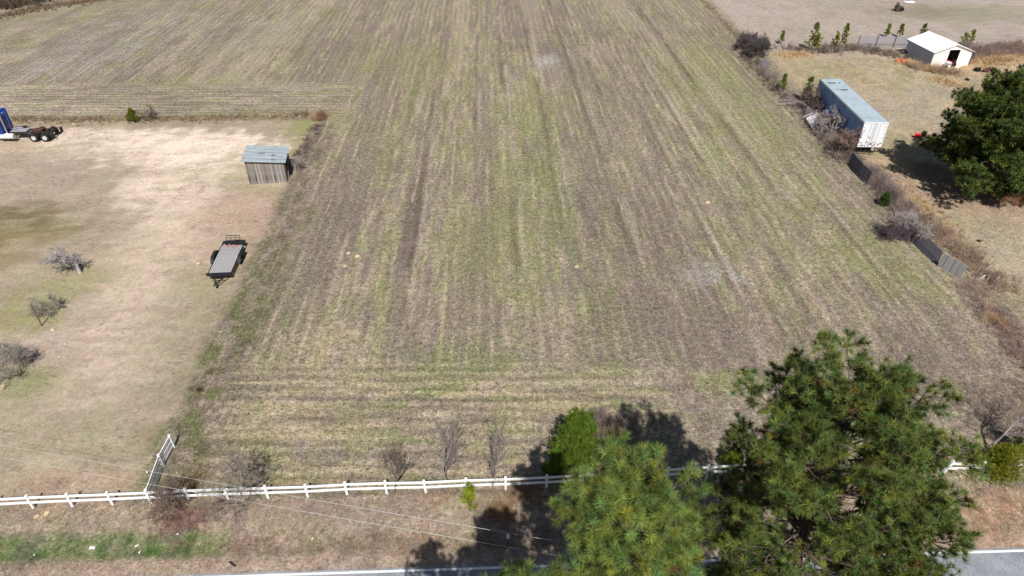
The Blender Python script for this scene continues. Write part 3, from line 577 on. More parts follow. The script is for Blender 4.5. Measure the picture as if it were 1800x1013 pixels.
scatter('field_weeds', 90000, (-70, 50, 60, 125), .20, 3, .05, 'low dead weeds and stubble over the far half of the field', lambda x, y: roughmask(x, y)*(.25+.9*sst(.35, .65, fbm(x*.3, y*.2, 3))), 1.05, spread=1.0, seed=6)
scatter('lot_grass', 60000, (-60, -22, 25, 60), .08, 3, .022, 'sparse short grass over the dirt lot on the left', lambda x, y: .8*sst(.48, .62, fbm(x*.25, y*.25, 3)), .95, spread=.9, seed=8)
scatter('yard_grass', 70000, (40, 85, 44, 112), .16, 3, .045, 'dry tan grass over the yard behind the broken fence', lambda x, y: .3+.9*sst(.4, .6, fbm(x*.3, y*.3, 3)), 1.05, spread=.8, seed=9)

# ------------------------------------------------------------------ white vinyl fences
VINYL = mat('white_vinyl', (.84, .84, .84), .45, var=.05, scale=1.5, spec=.4, spot=(.55, .55, .50), spotscale=1.2, spotthr=.72)
_mb = MB().box((0, 0, .565), (.14, .14, 1.17), bev=.008); POST = _mb.mesh('post', VINYL)
_mb = MB().box((0, 0, 1.158), (.15, .15, .022)).add([(-.072, -.072, 1.169), (.072, -.072, 1.169), (.072, .072, 1.169), (-.072, .072, 1.169), (0, 0, 1.215)], [(0, 1, 4), (1, 2, 4), (2, 3, 4), (3, 0, 4), (3, 2, 1, 0)]); CAP = _mb.mesh('post_cap', VINYL)
RAIL = MB().box((0, 0, 0), (1, .06, .175), bev=.006).mesh('rail', VINYL)
def vinyl_fence(pts, label, heights=(.52, .95), tilts=None, sags=None, skip=(), group='white fence runs', postless=()):
    p0 = pts[0]; root = thing('vinyl_fence', label, 'fence', (p0[0], p0[1], 0), 0, group); O = Vector((p0[0], p0[1], 0)); q = []
    for i, (px, py) in enumerate(pts):
        z = H1(px, py)-.03; tl = (tilts or {}).get(i, (random.uniform(-.02, .02), random.uniform(-.02, .02)))
        a = math.atan2(pts[min(i+1, len(pts)-1)][1]-pts[max(i-1, 0)][1], pts[min(i+1, len(pts)-1)][0]-pts[max(i-1, 0)][0])
        mt = Matrix.Translation(Vector((px, py, z))-O) @ Euler((tl[0], tl[1], 0)).to_matrix().to_4x4() @ Matrix.Rotation(a, 4, 'Z')
        q.append(mt)
        if i in postless: continue
        o = link('post', POST, root); o.matrix_local = mt; link('post_cap', CAP, o)
    for i in range(len(pts)-1):
        for k, hz in enumerate(heights):
            if (i, k) in skip: continue
            s0, s1 = (sags or {}).get((i, k), (0, 0)); a = (q[i] @ Vector((0, 0, hz+s0))); b = (q[i+1] @ Vector((0, 0, hz+s1+random.uniform(-.015, .015)))); d = b-a
            o = link('rail', RAIL, root); m3 = d.to_track_quat('X', 'Z').to_matrix().to_4x4(); o.matrix_local = Matrix.Translation((a+b)/2) @ m3 @ Matrix.Diagonal((d.length-.128, 1, 1, 1))
    return root
bx = [(-151, 902.5), (-81, 899.5), (-10, 896.5), (60.1, 893.5), (128.7, 890), (199.5, 887.1), (266.6, 884.3), (334, 880.5), (402, 877.6), (472.4, 875.5), (541.8, 873), (610.7, 869.3), (680.5, 867.5), (749, 865.3), (820, 862.8), (888.8, 860.6),
      (960, 856.9), (1031, 852.5), (1101, 848), (1171, 843.5), (1241, 839.4), (1311.7, 837.2), (1386, 838)]
vinyl_fence([G(*a) for a in bx], 'long white two-rail fence running along the road across the whole front of the field', skip=((21, 0),), sags={(21, 1): (0, -.35)}, tilts={22: (.3, .5), 13: (.01, -.05), 21: (-.1, .12)})
vinyl_fence([G(266.6, 882), G(287.9, 820.5), G(306.5, 786.5)], 'short white fence run going back from the long fence towards the field edge', (.25, .62, 1.02))
vinyl_fence([G(1560, 838), G(1655, 834), G(1727, 829.5), G(1792, 826), G(1864, 822), G(1935, 818), G(2005, 814)], 'broken white fence with leaning post and sagging rails beside the yellow-green shrub on the right',
            tilts={1: (-.15, .42), 2: (.1, -.3), 3: (-.1, .25)}, sags={(1, 0): (0, -.05), (1, 1): (.0, -.2), (2, 1): (-.2, 0)}, skip=((0, 0), (0, 1)))

# ------------------------------------------------------------------ weathered shed with metal roof
WOOD = mat('weathered_wood', S(146, 138, 132), .9, var=.45, scale=9, stretch=(1, 1, .06), bump=.004, spot=S(90, 84, 80), spotscale=2.2, spotthr=.58)
WOODD = mat('dark_weathered_wood', S(126, 119, 114), .9, var=.4, scale=9, stretch=(1, 1, .07), bump=.004, spot=S(66, 60, 58), spotscale=1.6, spotthr=.55)
TIN = mat('galvanised_tin', S(176, 186, 190), .42, .55, var=.22, scale=2.2, stretch=(.25, 3, 1), spec=.5, spot=S(128, 134, 136), spotscale=1.3, spotthr=.6)
def board(me_cache, parent, name, a, b, wd, th, m, nrm):
    "one plank from a to b, width wd, face normal nrm (unit mesh shared)"
    if m.name not in me_cache: me_cache[m.name] = MB().box((0, 0, .5), (1, 1, 1)).mesh(name, m)
    a = Vector(a); b = Vector(b); z = (b-a); L_ = z.length; z.normalize(); yv = Vector(nrm); yv = (yv-z*yv.dot(z)).normalized(); xv = yv.cross(z)
    mt = Matrix((xv*wd, yv*th, z*L_)).transposed().to_4x4(); mt.translation = a
    o = link(name, me_cache[m.name], parent); o.matrix_local = mt; return o
cache = {}
s0 = Vector((*G(440, 325), 0)); s1 = Vector((*G(505, 320.5), 0)); ang = math.atan2(s1.y-s0.y, s1.x-s0.x); W_ = (s1-s0).length; D_ = 3.7
shed = thing('shed', 'small weathered board shed with a corrugated metal roof on the sandy lot', 'shed', (s0.x, s0.y, H1(s0.x, s0.y)), ang)
hl, hr = 2.75, 2.35; hz = lambda u: hl+(hr-hl)*u/W_
def pl(name, u, v, z0, z1, wd, th, m, nrm): return board(cache, shed, name, (u, v, z0), (u, v, z1), wd, th, m, nrm)
nb = 22; bw = W_/nb; rr = random.Random(5); wcol = [WOOD, WOOD, WOOD, WOOD, WOODD, mat('silver_wood', S(162, 155, 150), .9, var=.35, scale=9, stretch=(1, 1, .06), bump=.004)]
for i in range(nb):
    u = (i+.5)*bw; pl('board', u, rr.uniform(-.008, .006), -.05+rr.uniform(0, .06), hz(u)-.06+.35*0, bw-.012, .024, wcol[min(5, int(rr.random()*6))], (0, -1, 0))
    pl('board', u, D_+rr.uniform(-.006, .006), -.02, hz(u)-.06, bw-.012, .024, wcol[min(5, int(rr.random()*6))], (0, 1, 0))
for i in range(20):
    v = (i+.5)*D_/20; pl('board', -.03, v, -.02, hl-.08, D_/20-.012, .024, wcol[min(5, int(rr.random()*6))], (-1, 0, 0))
for i in list(range(0, 5))+list(range(14, 20)):
    v = (i+.5)*D_/20; pl('board', W_+.03, v, -.02+.0, hr-.1, D_/20-.012, .024, WOODD, (1, 0, 0))
for (u, v) in ((.06, .06), (W_-.06, .06), (.06, D_-.06), (W_-.06, D_-.06), (W_/2, .06), (W_/2, D_-.06)):
    MB().box((u, v, hz(u)/2-.06), (.09, .09, hz(u)-.05)).build('post', WOODD, shed)
for v in (.13, D_/2, D_-.13):
    MB().bar((-.25, v, hl-.045), (W_+.2, v, hr-.045), .045, .09).build('rafter', WOODD, shed)
MB().box((W_/2, D_/2, .02), (W_-.2, D_-.2, .03)).build('floor', mat('dark_soil', S(84, 72, 60), .95), shed)
# corrugated sheets: ribs run down the slope (left to right)
for sI in range(5):
    v0 = -.28+sI*(D_+.5)/5; v1 = v0+(D_+.5)/5+.03; n = 24; prof = []
    for i in range(n+1):
        v = v0+(v1-v0)*i/n; ph = (v+.28)/.21; f = ph-math.floor(ph); prof.append((v, .028 if f < .22 else .0))
    mb = MB(); u0, u1 = -.36, W_+.26; zz = lambda u: hl+(hr-hl)*u/W_+.012+.004*(sI % 2)
    vs = [(u, v, zz(u)+r_) for v, r_ in prof for u in (u0, u1)]+[(u, v, zz(u)+r_-.006) for v, r_ in prof for u in (u0, u1)]; m_ = 2*(n+1)
    fs = [(2*i, 2*i+1, 2*i+3, 2*i+2) for i in range(n)]+[(m_+2*i, m_+2*i+2, m_+2*i+3, m_+2*i+1) for i in range(n)]+[(2*i, 2*i+2, m_+2*i+2, m_+2*i) for i in range(n)]+[(2*i+1, m_+2*i+1, m_+2*i+3, 2*i+3) for i in range(n)]
    mb.add(vs, fs).build('roof_sheet', TIN, shed)
board(cache, shed, 'brace', (W_+.10, .5, .05), (W_+.18, 1.7, 1.9), .05, .04, wcol[5], (1, 0, 0))

# ------------------------------------------------------------------ flatbed utility trailer
BLACK = mat('black_steel', S(38, 38, 40), .5, var=.3, scale=4, spec=.4, spot=S(70, 58, 50), spotscale=3, spotthr=.64); TYRE = mat('tyre_rubber', S(36, 35, 35), .9, var=.2, scale=8, spot=S(88, 78, 66), spotscale=5, spotthr=.62)
DECK = mat('grey_deck_wood', S(170, 166, 165), .9, var=.4, scale=6, stretch=(1, .05, 1), bump=.003, spot=S(104, 98, 94), spotscale=1.7, spotthr=.6)
a0 = Vector((*G(364, 484, .62), 0)); a1 = Vector((*G(405, 482, .62), 0)); b0 = Vector((*G(391, 425, .62), 0)); b1 = Vector((*G(433, 422, .62), 0))
fr = (a0+a1)/2; bk = (b0+b1)/2; dv = bk-fr; rz = math.atan2(dv.y, dv.x)-math.pi/2; TL = dv.length; TW = 2.0
tra = thing('flatbed_trailer', 'black flatbed utility trailer with a grey plank deck parked on the dirt lot', 'trailer', (fr.x, fr.y, H1(fr.x, fr.y)), rz)
zd = .60
cache2 = {}
npk = 12
for i in range(npk):
    u = -TW/2+.07+(i+.5)*(TW-.14)/npk; o = link('plank', cache2.setdefault('p', MB().box((0, TL/2-.35, 0), (1, TL-.8, .04)).mesh('plank', DECK)), tra); o.matrix_local = Matrix.Translation((u, 0, zd+rr.uniform(-.005, .005))) @ Matrix.Diagonal(((TW-.14)/npk-.016, 1, 1, 1))
mb = MB()
for sx in (-1, 1): mb.box((sx*(TW/2-.03), TL/2, zd-.03), (.07, TL, .13))
for k in range(8): mb.box((0, .15+k*(TL-.3)/7, zd-.075), (TW-.1, .07, .06))
mb.build('frame', BLACK, tra)
mb = MB().box((0, .0, zd-.02), (TW+.06, .08, .16)).bar((-TW/2-.06, -.02, zd+.20), (TW/2+.06, -.02, zd+.20), .06, .05)
for k in range(5): mb.box((-TW/2+k*TW/4, -.02, zd+.10), (.05, .05, .2))
mb.build('front_rail', BLACK, tra)
mb = MB().bar((-.62, .0, zd-.1), (0, -1.25, zd-.12), .06, .11).bar((.62, .0, zd-.1), (0, -1.25, zd-.12), .06, .11).bar((-.42, -.4, zd-.1), (.42, -.4, zd-.1), .06, .08).box((0, -1.38, zd-.1), (.10, .32, .09)); mb.build('tongue', BLACK, tra)
MB().tube((.0, -1.05, .08), (.0, -1.05, zd+.3), .035).box((0, -1.05, .05), (.2, .2, .05)).box((.05, -1.05, zd+.32), (.2, .03, .03)).build('jack', BLACK, tra)
MB().box((0, TL-.20, zd+.002), (TW-.12, .52, .05)).box((0, TL-.46, zd+.035), (TW-.12, .04, .04)).build('beavertail', BLACK, tra)
# folded rear gate with bars
mb = MB()
for sx in (-.66, -.22, .22, .66): mb.bar((sx, TL-.30, zd+.03), (sx*.92, TL-.02, zd+.62), .035, .035)
for f in (.05, .35, .65, .98): mb.bar((-.66+.05*f, TL-.30+.28*f, zd+.03+.59*f), (.66-.05*f, TL-.30+.28*f, zd+.03+.59*f), .035, .035)
mb.bar((-.6, TL-.02, zd+.62), (-.35, TL+.2, zd+.5), .03, .03).bar((.6, TL-.02, zd+.62), (.4, TL+.2, zd+.5), .03, .03).bar((-.35, TL+.2, zd+.5), (.4, TL+.2, zd+.5), .03, .03)
mb.build('rear_gate', BLACK, tra)
wheel = MB().lathe((0, 0, 0), (1, 0, 0), [(-.11, .22), (-.11, .33), (-.08, .36), (.08, .36), (.11, .33), (.11, .22), (-.11, .22)], 20, False)
rim = MB().lathe((0, 0, 0), (1, 0, 0), [(-.09, .21), (-.05, .215), (.05, .12), (.10, .10), (.10, .03)], 14)
wm = wheel.mesh('tyre', TYRE, True); rmm = rim.mesh('rim', mat('grey_rim', S(120, 120, 122), .4, .4, var=.2), True)
for sx in (-1, 1):
    for k in (-1, 1):
        y_ = TL*.56+k*.42; wo = link('wheel', None, tra, (sx*(TW/2+.16), y_, .36)); link('tyre', wm, wo); r_ = link('rim', rmm, wo); r_.rotation_euler = (0, 0, 0 if sx > 0 else math.pi)
    mb = MB(); yc = TL*.56; prof = [(-.98, .40), (-.80, .70), (-.55, .84), (.55, .84), (.80, .70), (.98, .40)]
    for (p, q_) in zip(prof[:-1], prof[1:]): mb.bar((sx*(TW/2+.155), yc+p[0], p[1]-.02), (sx*(TW/2+.155), yc+q_[0], q_[1]-.02), .28, .02)
    mb.bar((sx*(TW/2+.3), yc-.55, .77), (sx*(TW/2+.3), yc+.55, .77), .02, .12)
    mb.build('fender', BLACK, tra)
RED = mat('faded_red_paint', S(168, 122, 114), .8, var=.5, scale=5); 
for k, u in enumerate((-.3, .08, .42)): MB().box((u, TL-.85-.05*k, zd+.024), (.2, .62-.12*k, .012)).build('red_deck_patch', RED, tra)  # faded red paint marks on the deck, built as thin slabs
MB().lathe((TW/2-.12, TL-.03, zd-.09), (0, 1, 0), [(0, .05), (.03, .05)], 10).build('tail_light', mat('red_lens', S(150, 20, 20), .3), tra); MB().lathe((-TW/2+.12, TL-.03, zd-.09), (0, 1, 0), [(0, .05), (.03, .05)], 10).build('tail_light', MATS['red_lens'], tra)

# ------------------------------------------------------------------ blue tractor unit at the left edge
TB = mat('blue_truck_paint', S(24, 62, 140), .28, .1, var=.12, scale=2, spec=.6); ALU = mat('polished_aluminium', S(218, 220, 224), .25, .8, var=.08); CH = mat('brown_chassis_grime', S(66, 50, 48), .85, var=.4, scale=4, spot=S(48, 42, 42), spotscale=5, spotthr=.5); GLS = mat('dark_glass', S(20, 26, 32), .08, spec=.8, var=.05)
tk = G(93, 243, 0.6); wr = G(71, 250.5); rzt = R(2)
tru = thing('tractor_truck', 'blue tractor unit with bare rear chassis and white fuel tank at the left edge', 'truck', (wr[0], wr[1]+1.25, H1(*wr)), rzt)
tru2 = tru  # local frame: -x is forward, origin between the rear wheels' centre line
TW2 = 2.5
mb = MB()
for sy in (-.42, .42): mb.box((-3.1, sy, .92), (8.4, .08, .26))
for xx in (-6.6, -5, -3.4, -1.9, -.7, .6): mb.box((xx, 0, .92), (.1, .80, .2))
mb.build('chassis', CH, tru)
MB().box((1.12, 0, .80), (.10, 1.5, .22)).box((1.2, -.55, .88), (.12, .3, .3)).box((1.2, .55, .88), (.12, .3, .3)).build('rear_crossmember', BLACK, tru)
for sy in (-1, 1):
    MB().bar((1.15, sy*.75, 1.0), (1.55, sy*1.1, .95), .03, .05).box((1.57, sy*1.0, .62), (.03, .6, .7)).build('mudflap', BLACK, tru)
MB().lathe((1.18, -.62, .78), (1, 0, 0), [(0, .09), (.05, .09)], 12).build('tail_light', mat('white_lens', S(225, 225, 225), .3), tru)
MB().box((-.55, 0, 1.09), (1.0, .95, .08)).lathe((-.55, 0, 1.1), (0, 0, 1), [(0, .46), (.09, .44), (.11, .2)], 20).box((-.1, 0, 1.15), (.3, .5, .06), (0, .2, 0)).build('fifth_wheel', mat('rusty_plate', S(92, 60, 56), .8, var=.4, scale=5), tru)
MB().box((-2.65, 0, 1.07), (1.9, .95, .03)).box((-3.45, .55, 1.09), (1.1, .5, .03)).build('deck_plate', mat('tread_plate', S(205, 207, 210), .4, .5, var=.15, scale=6), tru)
tyre2 = MB().lathe((0, 0, 0), (0, 1, 0), [(-.14, .28), (-.14, .44), (-.10, .51), (.10, .51), (.14, .44), (.14, .28), (-.14, .28)], 28, False).mesh('tyre', TYRE, True)
rim2 = MB().lathe((0, 0, 0), (0, -1, 0), [(-.10, .27), (.13, .285), (.13, .25), (.02, .22), (.02, .12), (.16, .11), (.17, .04)], 24).mesh('rim', mat('white_rim', S(222, 222, 224), .35, .3, var=.08), True)
for xx in (-.68, .62):
    for sy in (-1, 1):
        for dd in (1.07, .76):
            wo = link('wheel', None, tru, (xx, sy*dd, .51)); link('tyre', tyre2, wo); r_ = link('rim', rim2, wo); r_.rotation_euler = (0, 0, 0 if sy < 0 else math.pi)
    MB().tube((xx, -.9, .51), (xx, .9, .51), .09).lathe((xx, 0, .51), (0, 1, 0), [(-.2, .1), (-.1, .24), (.1, .24), (.2, .1)], 12).build('axle', CH, tru)
for sy in (-1, 1):
    wo = link('wheel', None, tru, (-6.3, sy*1.02, .51)); link('tyre', tyre2, wo); r_ = link('rim', rim2, wo); r_.rotation_euler = (0, 0, 0 if sy < 0 else math.pi)
    MB().lathe((-4.75, sy*.98, .72), (1, 0, 0), [(0, .28), (.04, .33), (1.72, .33), (1.78, .28)], 24).build('fuel_tank', mat('white_tank', S(226, 228, 230), .35, .2, var=.07), tru, smooth=True)
    MB().tube((-3.75, sy*.8, 1.0), (-3.75, sy*.8, 3.55), .075, n=12).tube((-3.75, sy*.8, 3.5), (-3.6, sy*.8, 3.75), .07, n=12).build('exhaust_stack', ALU, tru)
# sleeper cab with raised sloping roof, hood in front
cp = [(-3.95, -1.15, .75), (-3.95, -1.15, 3.15), (-4.25, -1.15, 3.45), (-5.4, -1.15, 3.2), (-6.1, -1.15, 2.75), (-6.45, -1.15, 1.9), (-6.45, -1.15, .75)]
MB().prism(cp, (0, 0, 0), (0, 2.3, 0)).build('cab', TB, tru)
MB().box((-7.3, 0, 1.3), (1.72, 1.5, 1.1), bev=.1).box((-7.0, 0, .82), (1.5, 2.3, .12)).build('hood', TB, tru); MB().box((-8.2, 0, 1.25), (.06, 1.1, .95)).build('grille', ALU, tru); MB().box((-8.32, 0, .62), (.14, 2.4, .34), bev=.03).build('bumper', ALU, tru)
for sy in (-1, 1):
    MB().box((-5.75, sy*1.157, 2.25), (.75, .02, .6)).build('window', GLS, tru)
    MB().lathe((-8.18, sy*.86, 1.2), (-1, 0, 0), [(0, .1), (.06, .1)], 12).build('headlight', MATS['white_lens'], tru)
    MB().bar((-6.2, sy*1.2, 2.4), (-6.25, sy*1.42, 2.3), .03, .03).box((-6.25, sy*1.45, 2.1), (.08, .18, .5)).build('mirror', ALU, tru)
MB().box((-6.33, 0, 2.3), (.03, 1.9, .62), (0, R(-22), 0)).build('windscreen', GLS, tru)
mb = MB().box((-3.935, -.55, 2.1), (.03, .08, 2.5)).box((-3.935, .55, 2.1), (.03, .08, 2.5)).box((-3.935, 0, 3.0), (.03, 2.1, .06)); mb.build('cab_trim', mat('light_blue_trim', S(90, 130, 190), .4, var=.1), tru)
mb = MB(); 
for k in range(3):
    pts_ = [Vector((-3.9, -.3+.2*k, 1.9)), Vector((-3.3, -.3+.2*k, 1.5+.1*k)), Vector((-2.9, -.2+.2*k, 1.15))]
    for p, q_ in zip(pts_[:-1], pts_[1:]): mb.tube(p, q_, .018, n=6)
mb.build('air_line', mat('red_hose', S(120, 40, 40), .6), tru)

# ------------------------------------------------------------------ white semi trailer on the right
q0 = Vector((*G(1521, 216.5, 4.05), 0)); q1 = Vector((*G(1561.5, 215, 4.05), 0)); q2 = Vector((*G(1441, 140, 4.05), 0)); q3 = Vector((*G(1478, 138.5, 4.05), 0))
fr = (q0+q1)/2; bk = (q2+q3)/2; dv = bk-fr; rzb = math.atan2(dv.y, dv.x)-math.pi/2; BL = dv.length; BW = 2.72
box = thing('semi_trailer', 'old white box semi trailer parked in the dry yard behind the ruined fence', 'trailer', (fr.x, fr.y, H1(fr.x, fr.y)), rzb)
ROOFM = mat('pale_trailer_roof', S(190, 204, 212), .5, .25, var=.1, scale=1.2, stretch=(1, .3, 1), spot=S(168, 182, 190), spotscale=.9, spotthr=.56)
SIDEM = mat('sky_tinted_side_panel', S(104, 140, 200), .4, .3, var=.12, scale=1.0, spec=.5, spot=S(96, 118, 160), spotscale=.6, spotthr=.55); WHITE = mat('white_door_paint', S(226, 228, 232), .5, var=.05, scale=3, spot=S(196, 196, 196), spotscale=2, spotthr=.66)  # side panels: sky reflected in shaded aluminium is painted in as blue base colour
RUST = mat('rust_marks', S(120, 96, 86), .85, var=.4, scale=9)
z0_, z1_ = 1.12, 4.05
nP = 12
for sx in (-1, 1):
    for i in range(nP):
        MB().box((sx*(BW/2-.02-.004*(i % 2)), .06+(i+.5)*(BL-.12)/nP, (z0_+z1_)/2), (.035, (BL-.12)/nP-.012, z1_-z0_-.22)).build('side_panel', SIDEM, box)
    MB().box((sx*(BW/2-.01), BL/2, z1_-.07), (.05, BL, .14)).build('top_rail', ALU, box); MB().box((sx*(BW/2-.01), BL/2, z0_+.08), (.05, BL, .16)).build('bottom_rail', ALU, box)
    mb = MB()
    for i in range(1, nP): mb.box((sx*(BW/2-.002), .06+i*(BL-.12)/nP, (z0_+z1_)/2), (.014, .05, z1_-z0_-.24))
    mb.build('seam', SIDEM, box)
MB().box((0, BL/2, z1_-.01), (BW-.08, BL-.08, .03)).build('roof', ROOFM, box)
mb = MB()
for i in range(1, 24): mb.box((0, i*BL/24, z1_+.007), (BW-.12, .03, .006))
mb.build('roof_bow', ROOFM, box)
DARKP = mat('dark_roof_patch', S(88, 90, 94), .8, var=.5, scale=7)
def patch(x_, y_, a, b, r_=0): MB().box((x_, y_, z1_+.018), (a, b, .012), (0, 0, r_)).build('roof_patch', DARKP, box)
patch(-.35, BL-1.6, .9, .42, .05); patch(-.85, BL-1.45, .3, .16, .2); patch(.55, BL-1.55, .28, .3); patch(.25, BL-4.05, .85, .38); patch(-.45, BL-3.95, .5, .12, -.1); patch(.7, BL-2.9, .16, .12)
MB().box((0, BL/2, z0_+.05), (BW-.1, BL-.1, .08)).build('floor', CH, box); MB().box((0, BL-.02, (z0_+z1_)/2), (BW-.04, .05, z1_-z0_)).build('front_wall', SIDEM, box)
for sx in (-1, 1):
    d_ = MB().box((sx*(BW/4-.02), .0, (z0_+z1_)/2-.02), (BW/2-.09, .05, z1_-z0_-.28), bev=.008).build('rear_door', WHITE, box)
    for k in (.18, .5): MB().tube((sx*k, -.045, z0_+.2), (sx*k, -.045, z1_-.2), .014, n=6).build('lock_bar', ALU, d_)
    for k in range(4): MB().box((sx*(BW/2-.12), -.03, z0_+.45+k*.62), (.16, .03, .07)).build('hinge', ALU, d_)
    MB().box((sx*(BW/2-.03), -.005, (z0_+z1_)/2), (.07, .09, z1_-z0_+.01)).build('corner_post', WHITE, box)
MB().box((0, -.008, z1_-.06), (BW, .09, .14)).build('header', WHITE, box); MB().box((0, -.012, z0_+.06), (BW, .10, .17)).build('sill', WHITE, box)
r5 = random.Random(11); mb = MB()
for k in range(46): mb.box((r5.uniform(-1.15, 1.2), -.062-.0003*k, z0_+.08+r5.random()**1.3*.46), (r5.uniform(.03, .16), .004, r5.uniform(.02, .13)), (0, r5.uniform(-.6, .6), 0))
mb.build('rust_mark', RUST, box)
MB().box((-.32, -.034, z0_+1.15), (.26, .006, .26), (0, R(45), 0)).build('placard', mat('pale_green_placard', S(178, 190, 182), .6), box); MB().box((.72, -.034, z0_+2.35), (.5, .006, .35)).build('sticker', mat('cream_sticker', S(240, 236, 226), .6), box)
mb = MB()
for sx in (-.8, .8): mb.box((sx, .08, .78), (.08, .08, .65))
mb.box((0, .06, .5), (2.3, .08, .1)).build('underride_bar', BLACK, box)
for yy in (1.9, 3.1):
    MB().tube((0-1.0, yy, .51), (1.0, yy, .51), .07).build('axle', CH, box)
    for sx in (-1, 1):
        for dd in (1.05, .74):
            wo = link('wheel', None, box, (sx*dd, yy, .51)); wo.rotation_euler = (0, 0, R(90) if sx > 0 else R(-90)); link('tyre', tyre2, wo); r_ = link('rim', rim2, wo); 
MB().box((0, 2.5, .95), (1.0, 2.6, .22)).build('bogie', CH, box)
for sx in (-.6, .6): MB().box((sx, BL-3.2, .62), (.12, .12, 1.0)).box((sx, BL-3.2, .05), (.3, .3, .06)).build('landing_leg', BLACK, box)

# ------------------------------------------------------------------ metal garage
f0 = Vector((*G(1634, 119), 0)); f1 = Vector((*G(1700, 116.5), 0)); bkc = Vector((*G(1601.5, 73, 2.25), 0)); f0t = Vector((*G(1637, 97, 2.25), 0))
gar = thing('garage', 'white metal garage with an open dark doorway at the far end of the yard', 'garage', (f0.x, f0.y, H1(f0.x, f0.y)), math.atan2((f1-f0).y, (f1-f0).x)-R(0))
GW = (f1-f0).length; GD = (bkc-f0t).length*.98; skew = 0; eh, ph = 2.3, 3.35
WM = mat('white_metal_roof', S(246, 249, 252), .5, 0, var=.03, scale=1.5); CR = mat('cream_metal_wall', S(240, 234, 226), .6, var=.08, scale=2, spot=S(190, 176, 160), spotscale=1.2, spotthr=.62); BLW = mat('pale_blue_wall', S(186, 192, 204), .5, .2, var=.08)
def slab(pts, th, name, m, n):
    pts = [Vector(p) for p in pts]; dn = Vector(n)*th; return MB().add(pts+[p-dn for p in pts], [tuple(range(len(pts))), tuple(range(2*len(pts)-1, len(pts)-1, -1))]+[(i, i+len(pts), (i+1) % len(pts)+len(pts), (i+1) % len(pts)) for i in range(len(pts))]).build(name, m, gar)
d0, d1, dh = GW*.385, GW*.665, 2.55
slab([(0, 0, 0), (d0, 0, 0), (d0, 0, eh+(ph-eh)*d0/(GW/2)), (0, 0, eh)], .05, 'front_wall', CR, (0, -1, 0))
slab([(d1, 0, 0), (GW, 0, 0), (GW, 0, eh), (d1, 0, eh+(ph-eh)*(GW-d1)/(GW/2))], .05, 'front_wall', CR, (0, -1, 0))
slab([(d0, 0, dh), (d1, 0, dh), (d1, 0, eh+(ph-eh)*(GW-d1)/(GW/2)), (GW/2, 0, ph), (d0, 0, eh+(ph-eh)*d0/(GW/2))], .05, 'lintel_panel', WM, (0, -1, 0))
slab([(0, GD, 0), (GW, GD, 0), (GW, GD, eh), (GW/2, GD, ph), (0, GD, eh)], .05, 'back_wall', CR, (0, 1, 0))
nr = 8
for i in range(nr):
    v0, v1 = .05+i*(GD-.1)/nr, .05+(i+1)*(GD-.1)/nr-.012
    for sx, xx in ((-1, 0), (1, GW)):
        MB().box((xx-.0+sx*.003*(i % 2), (v0+v1)/2, eh/2), (.04, v1-v0, eh-.02)).build('wall_panel', BLW, gar)
    for s_ in (0, 1):
        xa, xb = (-.22, GW/2) if s_ == 0 else (GW+.22, GW/2); sl2 = (ph-eh)/(GW/2); za = eh-.22*sl2+.03
        mb = MB(); e0 = .02 if i else -.25; v0_ = v0 if i else -.28; v1_ = v1 if i < nr-1 else GD+.25
        mb.add([(xa, v0_, za), (xb, v0_, ph+.03), (xb, v1_, ph+.03), (xa, v1_, za), (xa, v0_, za-.03), (xb, v0_, ph), (xb, v1_, ph), (xa, v1_, za-.03)], [(0, 1, 2, 3), (7, 6, 5, 4), (0, 4, 5, 1), (2, 6, 7, 3), (1, 5, 6, 2), (0, 3, 7, 4)]).build('roof_panel', WM, gar)
        MB().box((xa, (v0_+v1_)/2, za-.13), (.03, v1_-v0_, .2)).build('eave_trim', mat('light_blue_trim2', S(150, 190, 210), .5, var=.06), gar)
MB().box(((GW)/2, .0, ph+.045), (.3, .1, .02)).build('ridge_cap', WM, gar)
MB().box((GW/2, GD/2, .03), (GW-.15, GD-.15, .05)).build('floor', MATS['dark_soil'], gar)
gx, gy = f0.x, f0.y; ga = gar.rotation_euler[2]
def inG(u, v, z=0): return (gx+u*math.cos(ga)-v*math.sin(ga), gy+u*math.sin(ga)+v*math.cos(ga), z)
# things standing in and by the doorway
m_ = thing('mower', 'small orange riding mower inside the open doorway of the garage', 'mower', inG(d0+1.1, .3, .06), ga+R(20))
OR = mat('orange_red_paint', S(205, 70, 40), .45, var=.15); MB().box((0, .35, .5), (.5, .8, .35), bev=.06).build('hood', OR, m_); MB().box((0, -.25, .62), (.45, .4, .1), bev=.03).box((0, -.45, .8), (.42, .08, .3)).build('seat', BLACK, m_); MB().box((0, 0, .3), (1.0, .7, .14), bev=.03).build('cutting_deck', OR, m_)
for sx in (-.42, .42):
    MB().lathe((sx, -.4, .26), (1, 0, 0), [(-.1, .2), (-.08, .26), (.08, .26), (.1, .2)], 14).build('wheel', TYRE, m_); MB().lathe((sx*.9, .6, .18), (1, 0, 0), [(-.06, .14), (-.05, .18), (.05, .18), (.06, .14)], 12).build('wheel', TYRE, m_)
MB().tube((0, .1, .7), (0, -.05, 1.0), .02).lathe((0, -.05, 1.0), (0, -.2, 1), [(0, .16), (.03, .16)], 14).build('steering_wheel', BLACK, m_)
b_ = thing('appliance', 'white box-shaped appliance left beside the garage doorway', 'appliance', inG(d0-.15, -.75), ga+R(12)); MB().box((0, 0, .5), (.7, .65, 1.0), bev=.03).build('body', WHITE, b_); MB().box((0, -.34, .78), (.6, .03, .12)).build('control_panel', BLACK, b_)
